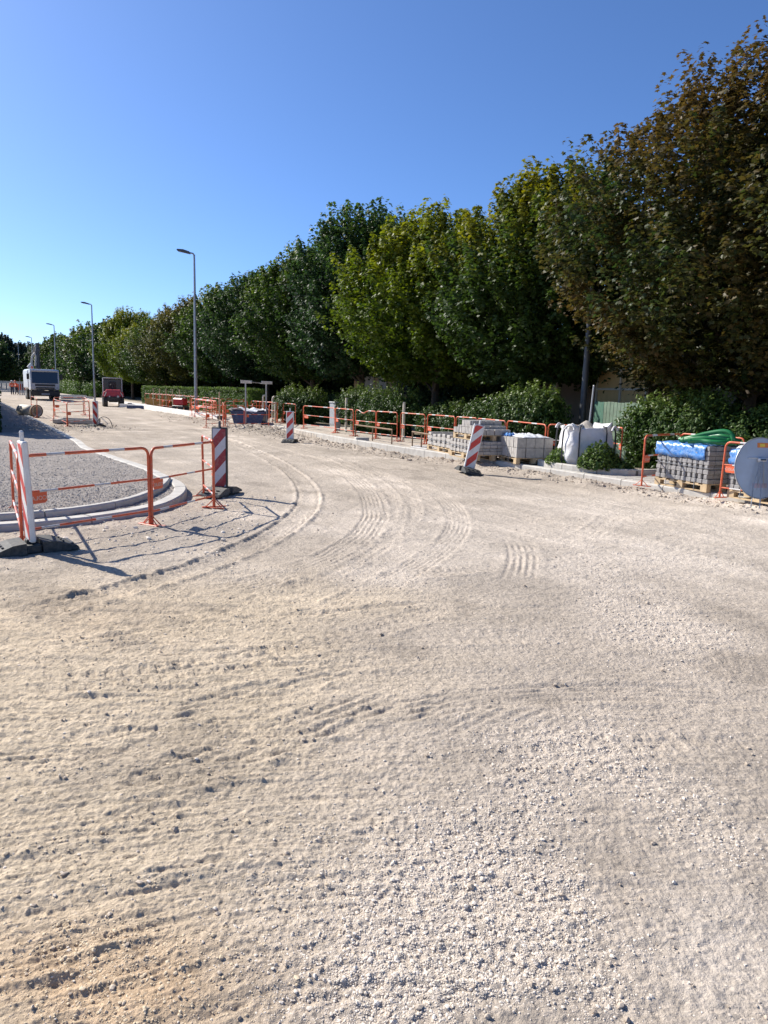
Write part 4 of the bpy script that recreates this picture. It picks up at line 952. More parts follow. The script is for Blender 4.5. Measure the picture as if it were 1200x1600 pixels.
# ------------------------------------------------------------- pallets
def pallet(mb,L,Wd,z=0,mi=0):
    for y in (-Wd/2+.05,0,Wd/2-.05):
        mb.box((0,y,z+.012),(L,.10,.02),mi)
        for x in (-L/2+.07,0,L/2-.07): mb.box((x,y,z+.064),(.14,.10,.084),mi)
        mb.box((0,y,z+.116),(L,.10,.018),mi)
    n=7
    for k in range(n): mb.box((-L/2+.05+k*(L-.1)/(n-1),0,z+.135),(.095,Wd,.018),mi)
def paver_pallet(name,label,loc,rz,L,Wd,hs_,kind='slab',group='pallets of grey paving blocks',film=None,cw=None,mt='paver'):
    o=thing(name,label,'pallet of pavers',loc,rz,group)
    mb=MB(); pallet(mb,L,Wd); mb.build('pallet_base',M['wood'],o)
    n=len(hs_); w=L/n
    for i,h in enumerate(hs_):
        mb=MB(); x=-L/2+w*(i+.5); 
        if kind=='slab':
            rows_=max(1,round(h/.20)); lh=h/rows_; ny=4
            for r_ in range(rows_):
                for j in range(ny):
                    for q_ in range(3):
                        mb.box((x+(q_-1)*w/3+random.uniform(-.003,.003),-Wd/2+Wd/ny*(j+.5)+random.uniform(-.006,.006),.145+lh*(r_+.5)),(w/3-.007,Wd/ny-.012,lh-.006),0,bev=.006)
        else:
            lay=max(1,round(h/.08)); lh=h/lay; ny=5
            for r_ in range(lay):
                ww=(w-.008) if r_%2==0 else (w*.62)
                for j in range(ny):
                    mb.box((x+random.uniform(-.004,.004),-Wd/2+Wd/ny*(j+.5)+random.uniform(-.004,.004),.145+lh*(r_+.5)),(ww,(Wd/ny-.008),lh-.004),0,bev=.008)
        mb.build('paver_column',M[mt],o)
    mb=MB()
    H_=max(hs_)
    for x in (-L*.27,L*.27): mb.tube([(x,-Wd/2-.006,.02),(x,-Wd/2-.006,.145+H_+.004),(x,Wd/2+.006,.145+H_+.004),(x,Wd/2+.006,.02)],.006,4)
    if kind!='slab': mb.tube([(-L/2-.006,-Wd/2-.008,.145+H_*.45),(L/2+.006,-Wd/2-.008,.145+H_*.42),(L/2+.006,Wd/2+.008,.145+H_*.42)],.005,4)
    mb.build('strap',M['cab'],o)
    if film:
        mt2,zlow=film; nx,nyz=36,0; vs=[];fs=[]
        g=random.Random(int(L*1000)); prof=[(-Wd/2-.012,.145+H_-zlow),(-Wd/2-.022,.145+H_-zlow*.66),(-Wd/2-.010,.145+H_-zlow*.5),(-Wd/2-.024,.145+H_-zlow*.25),(-Wd/2-.010,.145+H_+.006),(-Wd/4,.145+H_+.018),(0,.145+H_+.012),(Wd/4,.145+H_+.02),(Wd/2+.012,.145+H_+.004),(Wd/2+.02,.145+H_-zlow*.5),(Wd/2+.012,.145+H_-zlow)]
        K=len(prof)
        for i in range(nx+1):
            x=-L/2-.014+(L*.93+.014)*i/nx
            for k_,(y,z_) in enumerate(prof):
                j=.012*math.sin(i*1.3+k_*2.1)+.01*math.sin(i*.53+k_); vs.append((x,y-(j if k_<5 else -j),z_+j*(.8 if k_ in (5,6,7) else .25)+( .012*math.sin(i*.35) if k_ in(0,K-1) else 0)))
        for i in range(nx):
            for k_ in range(K-1): fs.append((i*K+k_,i*K+k_+1,(i+1)*K+k_+1,(i+1)*K+k_))
        fs2=[]
        mb=MB(); mb.add(vs,fs,0,None,True); fl=mb.build('film_wrap',M[mt2],o); md=fl.modifiers.new('s','SOLIDIFY'); md.thickness=.003
    return o
def face_ang(pa,pb): d=pb-pa; return math.atan2(d.y,d.x)
# P4: front face from left foot to right foot
def from_front(pa,pb,Wd):
    a=face_ang(pa,pb); c=(pa+pb)/2; n_=Vector((-math.sin(a),math.cos(a),0)); return c+n_*Wd/2,a,(pb-pa).length
c,a,L=from_front(G(1022,758,.1),G(1103,772,.1),.85); paver_pallet('paver_pallet','pallet of charcoal pavers under blue film with green hoses on top',Vector((c.x,c.y,.125)),a,L,.85,[.66]*10,'zig',film=('bluefilm',.24),mt='paverdark')
p4=(c,a,L)
c,a,L=from_front(G(1136,779,.1),G(1228,796,.1),.85); paver_pallet('paver_pallet','blue film wrapped pallet of charcoal pavers behind the round sign',Vector((c.x,c.y,.125)),a,L*1.02,.85,[.66]*10,'zig',film=('bluefilm',.26),mt='paverdark')
c5=(c,a,L)
c,a,L=from_front(G(758,716,.1),G(806,727,.1),.95); paver_pallet('paver_pallet','pallet of grey slabs with loose white film on top, left of the big bag',Vector((c.x,c.y,.125)),a,L*1.0,.95,[.42,.40,.47,.47,.47,.47],'slab')
c3=(c,a,L)
c,a,L=from_front(G(702,713,.1),G(744,722,.1),.95); paver_pallet('paver_pallet','lower pallet of grooved pavers beneath the stepped stack, behind the leaning beacon',Vector((c.x,c.y,.125)),a,L,.95,[.32]*8,'zig')
paver_pallet('paver_pallet','upper pallet of pavers stepped up like stairs, stacked on another pallet',Vector((c.x+.03,c.y+.05,  .125+.145+.325)),a,L*.92,.9,[.14,.20,.33,.33,.22,.14],'slab')
c,a,L=from_front(G(667,703,.1),G(703,711,.1),.9); paver_pallet('paver_pallet','leftmost low pallet of mixed pavers',Vector((c.x,c.y,.125)),a,L,.9,[.36,.32,.34,.36,.35],'zig')
# white film on P3
c,a,L=c3; o=thing('plastic_sheet','crumpled white and blue plastic sheet lying on a slab pallet','plastic sheet',Vector((c.x,c.y,.125+.145+.475)),a)
for nm,mt_,x0,x1,y0,y1,sd_ in (('white_sheet','whitefilm',-.18,L/2-.02,-.3,.42,1),('blue_sheet','bluefilm',-.02,.22,-.44,-.16,2)):
    vs=[];fs=[];n=18
    for i in range(n+1):
        for j in range(n+1):
            x=x0+(x1-x0)*i/n; y=y0+(y1-y0)*j/n; e=min(i,n-i,j,n-j)/n
            vs.append((x+.02*math.sin(j*1.1),y+.02*math.sin(i*1.3),.006+(.05*abs(math.sin(i*.9+sd_)*math.cos(j*.7))+.03*abs(math.sin(i*.4+j*.9)))*min(1,e*5)))
    for i in range(n):
        for j in range(n): fs.append((i*(n+1)+j,(i+1)*(n+1)+j,(i+1)*(n+1)+j+1,i*(n+1)+j+1))
    mb=MB(); mb.add(vs,fs,0,None,True); q_=mb.build(nm,M[mt_],o); md=q_.modifiers.new('s','SOLIDIFY'); md.thickness=.004
# black sheet hanging behind p3
# green hoses on P4
c,a,L=p4; zt=.125+.145+.66+.02
def hose(label,pts,r=.042):
    o=thing('green_hose',label,'hose',Vector((c.x,c.y,zt)),a,'green corrugated hoses')
    P_=[Vector((p[0],p[1],.02+p[2]*.62)) for p in pts]; out=[]
    for i in range(len(P_)-1):
        p0,p1,p2,p3=P_[max(i-1,0)],P_[i],P_[i+1],P_[min(i+2,len(P_)-1)]
        for k_ in range(14):
            t_=k_/14; out.append(.5*((2*p1)+(p2-p0)*t_+(2*p0-5*p1+4*p2-p3)*t_*t_+(-p0+3*p1-3*p2+p3)*t_**3))
    out.append(P_[-1]); rr=[r*(1+.05*(-1)**k_) for k_ in range(len(out))]
    mb=MB(); mb.tube(out,rr,12,0,False); mb.build('hose_tube',M['hose'],o)
    mb=MB(); mb.tube([out[0],out[0]+(out[0]-out[1]).normalized()*.05],r*1.2,12); mb.build('end_collar',M['hose'],o)
hose('topmost green hose arching over the blue pallet',[(-.20,-.25,.06),(.0,-.22,.14),(.22,-.1,.27),(.46,.0,.36),(.60,.05,.30),(.64,.08,.10),(.45,.2,.05),(.1,.25,.06),(-.2,.1,.05),(-.27,-.1,.05)])
hose('middle green hose curving across the blue pallet',[(-.05,-.36,.05),(.15,-.3,.12),(.35,-.22,.15),(.5,-.1,.12),(.58,.05,.07),(.4,.2,.12),(.1,.3,.14)])
hose('lowest green hose with its cut end at the front of the pallet',[(.18,-.44,.05),(.32,-.34,.07),(.5,-.28,.06),(.62,-.15,.05),(.62,.1,.04),(.4,.32,.05)])
hose('short green hose behind the others',[(-.05,.1,.06),(.12,.12,.17),(.33,.12,.22),(.5,.2,.16),(.6,.3,.05)],.038)
# white bag on P5
c,a,L=c5; mb=MB(); vs=[];fs=[];n=16
for i in range(n+1):
    for j in range(n+1):
        u,v=i/n*2-1,j/n*2-1; hgt=max(0,(1-u**4)*(1-v**4))**.5; vs.append((-L*.30+u*.20,v*.3-.08,.01+.09*hgt*(1+.2*math.sin(i*1.1+j*.8))))
for i in range(n):
    for j in range(n): fs.append((i*(n+1)+j,(i+1)*(n+1)+j,(i+1)*(n+1)+j+1,i*(n+1)+j+1))
mb.add(vs,fs,0,None,True); o=mb.build('cement_sack',M['whitefilm'],None,Vector((c.x,c.y,.125+.145+.67))); o.rotation_euler.z=a; tag(o,'white sack lying on the second blue pallet','sack')
# ------------------------------------------------------------- round sign (seen from behind)
pc=G(1172,789,.1); ra=.475
o=thing('round_sign','round road sign seen from its grey-blue back on thin wire legs','road sign',pc+Vector((.04,-.12,.0)),R(14)); zc=.60+.0
mb=MB(); n=48; 
ring=[(ra*math.cos(2*math.pi*k/n),ra*math.sin(2*math.pi*k/n)) for k in range(n)]
tl_=Matrix.Translation((0,0,zc))@Matrix.Rotation(R(-8),4,'X')
mb.add([(x,-.004,z_) for x,z_ in ring]+[(x,.004,z_) for x,z_ in ring],[tuple(range(n)),tuple(range(2*n-1,n-1,-1))]+[(k,(k+1)%n,(k+1)%n+n,k+n) for k in range(n)],0,tl_); mb.build('disc',M['signback'],o)
mb=MB(); mb.tube([(x,-.002,z_) for x,z_ in ring],.010,8,0,False,tl_,True); mb.build('rim',M['steel'],o)
mb=MB(); mb.box((0,-.03,.13),(.16,.045,.055),0,tl_,bev=.015); mb.box((0,-.055,.13),(.09,.02,.02),1,tl_); mb.tube([(-.24,-.02,.16),(.24,-.02,.16)],.006,6,0,True,tl_); mb.build('clamp',[M['white'],M['black']],o)
mb=MB()
mb.box((.03,-.006,.36),(.20,.004,.075),0,tl_); mb.box((.02,-.009,.36),(.09,.003,.045),1,tl_@Matrix.Translation((0,0,0))); mb.build('sticker',[M['sticker'],M['stickery']],o)
mb=MB(); mb.box((-.02,-.006,-.27),(.26,.003,.07),0,tl_); mb.build('faded_plate',M['fadedplate'],o)
for (x0,x1,y1) in ((-.05,-.24,-.16),(.05,.16,-.20),(-.03,-.13,-.22)):
    mb=MB(); mb.tube([(x0,-.05,zc+.11),((x0+x1)/2-.03,-.09,zc*.55),(x1,y1,.01),(x1-.10,y1-.02,.0)] if x0<-.04 else [(x0,-.05,zc+.11),(x1,y1,0.0)],.008,6); mb.build('leg',M['steel'],o)
for x1 in (-.1,.08): mb=MB(); mb.tube([(0,-.05,zc+.1),(x1,-.045,.12)],.006,6); mb.build('brace',M['steel'],o)
# ------------------------------------------------------------- low brown rails
def low_rail(label,pa,pb,hh=.44):
    o=thing('low_rail',label,'rail',pa,face_ang(pa,pb),'low brown steel rails'); L=(pb-pa).length
    mb=MB(); mb.tube([(0,0,0),(0,0,hh)],.022,8); mb.build('post',M['oldwood'],o)
    mb=MB(); mb.tube([(L*.5,0,0),(L*.5,0,hh)],.022,8); mb.build('post',M['oldwood'],o)
    mb=MB(); mb.tube([(L,0,0),(L,0,hh)],.022,8); mb.build('post',M['oldwood'],o)
    mb=MB(); mb.tube([(-.02,0,hh+.01),(L+.02,0,hh+.01)],.026,8); mb.build('rail',M['oldwood'],o)
low_rail('low brown rail with three legs in front of the dented barrier',G(555,684,.1),G(612,694,.1))
low_rail('low brown rail just left of the paver pallets',G(644,698,.1),G(673,704,.1))
mb=MB(); p=G(565,688,.1); mb.box((p.x,p.y,.13),(.45,.28,.14),0,bev=.02,rz=.3); tag(mb.build('concrete_block',M['concrete']),'grey concrete block lying at the foot of the low brown rail','block')
for i,(x,y,r_) in enumerate(((655,701,.6),(661,699,.9))):
    mb=MB(); p=G(x,y,.1); mb.box((p.x,p.y,.125),(.75,.05,.03),0,bev=.004,rz=r_+1.6); tag(mb.build('white_lath',M['white']),['white lath lying on the pavement nearest the kerb, left of the pallets','white lath lying behind another, left of the pallets'][i],'lath')
# ------------------------------------------------------------- grey cabinet
p=Q(524,640,13.4); o=thing('meter_cabinet','small grey utility cabinet between the laurels','cabinet',(p.x,p.y,.09),ROADANG+math.pi)
mb=MB(); mb.box((0,0,.66),(.50,.28,.9),0,bev=.01); mb.box((0,0,.10),(.46,.25,.22),1); mb.build('housing',[M['cab'],M['concrete']],o); mb=MB(); mb.box((0,0,1.14),(.56,.34,.06),0,bev=.02); mb.build('lid',M['cab'],o)
mb=MB(); mb.box((0,.145,.66),(.42,.008,.8),0,bev=.003); mb.box((0,-.145,.66),(.42,.008,.8),0,bev=.003); mb.build('door',M['cab'],o)
# pale garden posts
for i,(x,s_,hh) in enumerate(((541,13.3,1.35),(631,13.3,1.3),(550,13.5,1.0),(411,13.6,1.25),(426,13.6,1.2),(430,13.0,1.0))):
    p=Q(x,650,s_); mb=MB(); mb.tube([(0,0,0),(0,0,hh-.08),(.02,0,hh),(.09,0,hh+.03)] if i in(3,4) else [(0,0,0),(0,0,hh)],.05,8); o=mb.build('pale_post',M['cream'],None,Vector((p.x,p.y,.09)))
    tag(o,['pale post against the left end of the wide laurel','pale post between two laurels behind the barriers','short pale post inside the wide laurel','pale post with a bent top right of the blue skip','second bent-topped pale post, further right','short straight pale post beside the bent-topped ones'][i],'post')
# ------------------------------------------------------------- sighting boards, skip, generator, stakes
for i,(px,yb) in enumerate(((384,668),(416,667))):
    p=G(px,yb,.0); o=thing('sighting_board',['left sighting board on a pale post above the blue skip','right sighting board on a pale post above the blue skip'][i],'sighting board',p,ROADANG-R(68),'T-shaped sighting boards')
    hh=1.97; mb=MB(); mb.tube([(0,0,0),(0,0,hh)],.03,8); mb.build('post',M['cab'],o); mb=MB(); mb.box((0,-.04,hh),(.62,.03,.13),0,bev=.004); mb.build('cross_board',M['white'],o)
pa=G(384,668);pb=G(416,667); mb=MB(); mb.tube([(pa.x+.25,pa.y,1.97),(pb.x-.2,pb.y,1.93)],.022,6); tag(mb.build('connecting_batten',M['cab']),'thin batten joining the two sighting boards','batten')
p=G(387,665,.05); o=thing('blue_skip','dark blue skip inside the barriers, covered by a white sheet','skip',(p.x,p.y+.7,.05),R(-8))
mb=MB(); mb.prism([(-.62,0),(.62,0),(.80,.62),(-.80,.62)],-.45,.45); mb.box((0,-.46,.60),(1.62,.05,.06)); mb.box((0,.46,.60),(1.62,.05,.06)); mb.build('tub',M['blue'],o)
mb=MB(); vs=[];fs=[];n=14
for i in range(n+1):
    for j in range(n+1): vs.append((-.85+1.6*i/n,-.5+1.0*j/n,.68+.10*math.sin(i*.5)*math.cos(j*.6)+.04*math.sin(i*1.7+j)))
for i in range(n):
    for j in range(n): fs.append((i*(n+1)+j,(i+1)*(n+1)+j,(i+1)*(n+1)+j+1,i*(n+1)+j+1))
mb.add(vs,fs,0,None,True); q_=mb.build('cover_sheet',M['whitefilm'],o); q_.modifiers.new('s','SOLIDIFY').thickness=.01
def frame_sign(label,p,rz,col,w,h,z):
    pass
p=G(282,643,.1); o=thing('red_generator','small red wheeled generator on the far pavement','generator',p,R(-30))
mb=MB(); mb.box((0,0,.62),(.85,.5,.45),0,bev=.06); mb.build('housing',M['red'],o); mb=MB(); mb.box((0,0,.32),(.95,.55,.12),0,bev=.02); mb.build('chassis',M['darksteel'],o)
for sx in (-.3,.3):
    mb=MB(); mb.cyl((sx,-.3,.18),(sx,-.2,.18),.18,14); mb.build('wheel',M['tyre'],o); mb=MB(); mb.cyl((sx,.2,.18),(sx,.3,.18),.18,14); mb.build('wheel',M['tyre'],o)
mb=MB(); mb.tube([(-.4,0,.8),(-.4,0,.98),(.4,0,.98),(.4,0,.8)],.02,6); mb.build('lifting_bar',M['white'],o)
p=G(250,636,.1); o=thing('ochre_skip','ochre yellow mortar skip left of the red generator','skip',p,R(-30)); mb=MB(); mb.prism([(-.85,.1),(.85,.1),(1.1,.6),(-1.1,.6)],-.5,.5); mb.box((0,-.5,.6),(2.2,.05,.06)); mb.build('tub',M['yellow'],o)
mb=MB()
for sx in (-.6,.6): mb.box((sx,0,.06),(.12,.9,.10))
mb.build('skid',M['darksteel'],o)
for i,(x,yy) in enumerate(((240,636),(250,638),(260,638.5),(270,640),(343,656),(281,641))):
    p=G(x,yy,.1); mb=MB(); mb.tube([(0,0,0),(0,0,1.35)],.03,6); mb.tube([(0,0,1.35),(0,0,1.40)],[.03,.005],6); o=mb.build('wooden_stake',M['stakes'],None,p); tag(o,'survey stake by the far kerb, '+['first','second','third','fourth','rightmost','fifth'][i]+(' of the group from the left' if i!=4 else ', standing apart by the packed barriers'),'stake','pale survey stakes')
# pile of kerb stones / boards near tractor
for i,(x,y,rz) in enumerate(((205,637,.3),(216,639,.1),(226,638,-.2))):
    p=G(x,y,.0); mb=MB(); mb.box((p.x,p.y,.14),(1.6,.5,.25),0,bev=.02,rz=rz-.4); tag(mb.build('kerb_stone',[M['newconcrete'],M['blue'],M['darksteel']][i]),['pale loose slab at the road edge right of the red tractor','blue crate-like block beside the loose slab','dark block beside the ochre skip'][i],'block')
for i,(x,y) in enumerate(((113,621),(120,624))):
    p=G(x,y,.0); mb=MB(); mb.box((0,0,.15),(3.2,.5,.3),0,bev=.03); o=mb.build('concrete_beam',M['newconcrete'],None,p); o.rotation_euler.z=.5; tag(o,['rear long concrete beam right of the truck','front long concrete beam right of the truck'][i],'beam')
# manhole
p=G(121,662); o=thing('manhole','open square manhole frame in dark spoil inside the barriers','manhole',(p.x,p.y,.02),.2)
mb=MB()
for sx,sy,dx,dy in ((0,-.7,1.6,.15),(0,.7,1.6,.15),(-.72,0,.15,1.25),(.72,0,.15,1.25)): mb.box((sx,sy,.1),(dx,dy,.16),0,bev=.01)
mb.build('frame',M['concrete'],o); mb=MB(); mb.box((0,0,.04),(1.3,1.25,.02)); mb.build('opening_shade',M['black'],o)  # black sheet painted in for the shade down the shaft
# pale pipe
p=G(47,652); o=thing('drain_pipe','short pale drain pipe lying on the left kerb','pipe',(p.x-.1,p.y+.3,.31),R(-33))
def ringtube(mb,p0,p1,r,ri,n=28):
    p0=Vector(p0);p1=Vector(p1); vs=[]
    for (q_,rr) in ((p0,ri),(p0,r),(p1,r),(p1,ri)):
        for k in range(n): a=2*math.pi*k/n; vs.append(q_+Vector((0,math.cos(a)*rr,math.sin(a)*rr)))
    fs=[]
    for (a_,b_) in ((0,1),(1,2),(2,3),(3,0)):
        for k in range(n): fs.append((a_*n+k,a_*n+(k+1)%n,b_*n+(k+1)%n,b_*n+k))
    mb.add(vs,fs,0,None,True)
mb=MB(); ringtube(mb,(-.8,0,0),(.52,0,0),.27,.22); mb.build('barrel',M['pipe'],o); mb=MB(); ringtube(mb,(.40,0,0),(.56,0,0),.30,.275); mb.build('collar',M['oldwood'],o)
# ------------------------------------------------------------- truck
def truck():
    p=(G(45,626)+G(88,626))/2; o=thing('vacuum_truck','white truck with a raised dark suction boom facing the camera','truck',(p.x,p.y+.6,0),R(30.5))
    # local: front faces -Y, x to the right
    W_=2.45
    mb=MB(); mb.prism([(0,1.12),(0,1.25),(.0,1.75),(.12,2.72),(.30,2.86),(1.9,2.90),(2.0,2.84),(2.0,.95),(.25,.95)],-W_/2,W_/2,0,None,'x')
    mb.v=[(x,y,z) for (x,y,z) in mb.v]; cab=mb.build('cab',M['truckwhite'],o)
    def fx(mb,x0,x1,z0,z1,y=-.02,mi=0,bev=.015,d=.05): mb.box(((x0+x1)/2,y,(z0+z1)/2),(x1-x0,d,z1-z0),mi,bev=bev)
    mb=MB(); 
    mb.prism([(-.035,1.58),(.075,2.62),(.11,2.62),(.0,1.58)],-1.10,1.10,0,None,'x'); ws=mb.build('windscreen',M['glass'],cab)
    mb=MB(); mb.prism([(.02,2.62),(-.10,2.74),(-.06,2.78),(.14,2.70)],-1.12,1.12,0,None,'x'); mb.build('sun_visor',M['truckwhite'],cab)
    for z0,z1,hw in ((1.32,1.50,.85),(1.13,1.23,.80),(.98,1.07,.74)):
        mb=MB(); fx(mb,-hw,hw,z0,z1,-.012,0,.01,.06)
        for k in range(3): fx(mb,-hw+.03,hw-.03,z0+(z1-z0)*(k+.3)/3,z0+(z1-z0)*(k+.3)/3+.02,-.05,1,0,.02)
        mb.build('grille',[M['black'],M['darksteel']],cab)
    mb=MB(); mb.box((0,-.02,.66),(2.48,.22,.5),0,bev=.06); mb.box((0,-.12,.60),(.7,.03,.14),1); bp_=mb.build('bumper',[M['black'],M['cab']],o)
    for sx in (-1,1):
        mb=MB(); mb.prism([(sx*.86,1.0),(sx*1.2,1.06),(sx*1.2,1.36),(sx*.98,1.33)],-.05,.03); mb.build('headlight',M['lampglass'],cab)
        mb=MB(); mb.tube([(sx*1.22,.1,2.5),(sx*1.42,-.05,2.5),(sx*1.42,-.05,1.95)],.02,6); mb.box((sx*1.42,-.04,2.18),(.22,.09,.52),0,bev=.03); mb.build('mirror',M['black'],cab)
        mb=MB(); mb.box((sx*1.228,.95,2.2),(.02,.85,.7),0,bev=.005); mb.build('side_window',M['glass'],cab)
        for yy in (1.1,4.9,6.2):
            mb=MB(); mb.cyl((sx*.92,yy,.5),(sx*1.22,yy,.5),.5,24); w_=mb.build('wheel',M['tyre'],o); mb=MB(); mb.cyl((sx*1.19,yy,.5),(sx*1.235,yy,.5),.27,18); mb.build('rim',M['steel'],w_)
    mb=MB(); mb.box((0,4.2,.75),(.9,8,.25),0); mb.build('chassis',M['darksteel'],o)
    mb=MB(); mb.box((-.1,5.2,1.95),(2.3,5.4,1.9),0,bev=.15); mb.build('tank_body',M['truckwhite'],o)
    # boom column, folded boom and hose
    mb=MB(); mb.tube([(-.25,2.7,2.2),(-.25,2.7,5.35)],[.20,.16],10); mb.tube([(-.42,2.7,2.6),(-.42,2.7,4.6)],.07,8); mb.box((-.25,2.7,4.7),(.42,.36,.3),0,bev=.03); mb.tube([(-.25,2.7,5.2),(-.3,4.8,5.0),(-.35,6.6,4.3)],[.15,.13,.12],10); mb.build('boom',M['darksteel'],o)
    mb=MB(); mb.tube([(-.72+.0,2.6,2.9),(-.85,2.6,3.5),(-.75,2.6,4.1),(-.55,2.65,4.4),(-.42,2.7,4.1),(-.5,2.7,3.2)],.10,10); mb.build('suction_hose',M['pipe'],o)
    mb=MB(); mb.prism([(-1.25,3.1),(-.95,3.45),(-.72,3.1),(-.9,2.85)],2.3,2.8); mb.build('hopper',M['white'],o)
    mb=MB(); mb.cyl((-1.0,.5,2.9),(-1.0,.5,3.12),.08,10); mb.cyl((.75,.5,2.9),(.75,.5,3.02),.05,10); mb.build('beacon_light',M['orange2'],o)
truck()
# ------------------------------------------------------------- red compact tractor
def tractor():
    p=(G(158,636)+G(190,636))/2; o=thing('compact_tractor','compact red tractor with a roll frame, parked on the road','tractor',(p.x,p.y+.5,0),R(23))
    mb=MB(); mb.prism([(-.05,.75),(-.02,1.12),(.15,1.26),(1.1,1.3),(1.1,.7)],-.50,.50,0,None,'x'); mb.build('bonnet',M['red'],o)
    for sx in (-1,1):
        mb=MB(); mb.prism([(.10*sx+.52*sx,.72),(sx*.74,.78),(sx*.70,1.08),(sx*.46,1.22),(sx*.42,1.1)],.1,1.1); mb.build('mudguard',M['red'],o)
        mb=MB(); mb.tube([(sx*.66,.0,.78),(sx*.50,.02,1.1)],.03,6); mb.build('trim_bar',M['white'],o)
        mb=MB(); mb.cyl((sx*.42,.25,.36),(sx*.74,.25,.36),.36,22); 
        for k in range(14):
            a=2*math.pi*k/14; mb.box((sx*.58,.25+math.cos(a)*.365,.36+math.sin(a)*.365),(.30,.05,.03),0,None)
        w_=mb.build('wheel',M['tyre'],o); mb=MB(); mb.cyl((sx*.72,.25,.36),(sx*.755,.25,.36),.17,16); mb.build('rim',M['cab'],w_)
        mb=MB(); mb.cyl((sx*.40,1.75,.46),(sx*.76,1.75,.46),.46,22); w_=mb.build('wheel',M['tyre'],o); mb=MB(); mb.cyl((sx*.73,1.75,.46),(sx*.775,1.75,.46),.22,16); mb.build('rim',M['cab'],w_)
    mb=MB(); mb.box((0,-.02,.60),(.95,.22,.36),0,bev=.05); mb.box((0,.9,.5),(.6,1.7,.3),0); mb.build('front_weight',M['black'],o)
    mb=MB(); mb.cyl((.30,-.16,.78),(.30,-.12,.78),.075,16); mb.cyl((-.30,-.16,.78),(-.30,-.12,.78),.05,16); mb.build('headlight',M['lampglass'],o)
    mb=MB(); mb.tube([(-.68,1.2,.8),(-.68,1.2,2.10),(-.64,1.2,2.16),(.64,1.2,2.16),(.68,1.2,2.10),(.68,1.2,.8)],.035,8); mb.tube([(-.68,2.0,.9),(-.68,2.0,2.13),(.68,2.0,2.13),(.68,2.0,.9)],.03,8); mb.tube([(-.68,1.2,2.13),(-.68,2.0,2.13)],.025,6); mb.tube([(.68,1.2,2.13),(.68,2.0,2.13)],.025,6); mb.build('roll_frame',M['cab'],o)
    mb=MB(); mb.box((0,1.7,1.15),(.55,.5,.16),0,bev=.05); mb.box((0,1.95,1.55),(.55,.12,.7),0,bev=.05); mb.build('seat',M['black'],o)
    mb=MB(); mb.box((0,2.02,1.55),(1.25,.02,1.0),0); mb.build('rear_screen',M['glassred'],o)
    mb=MB(); mb.tube([(.0,1.15,1.25),(.0,1.35,1.55)],.025,6); mb.tube([(math.cos(a)*.18,1.36+math.sin(a)*.05,1.56+math.sin(a)*.14) for a in [2*math.pi*k/16 for k in range(16)]],.014,6,0,False,None,True); mb.build('steering_wheel',M['black'],o)
tractor()
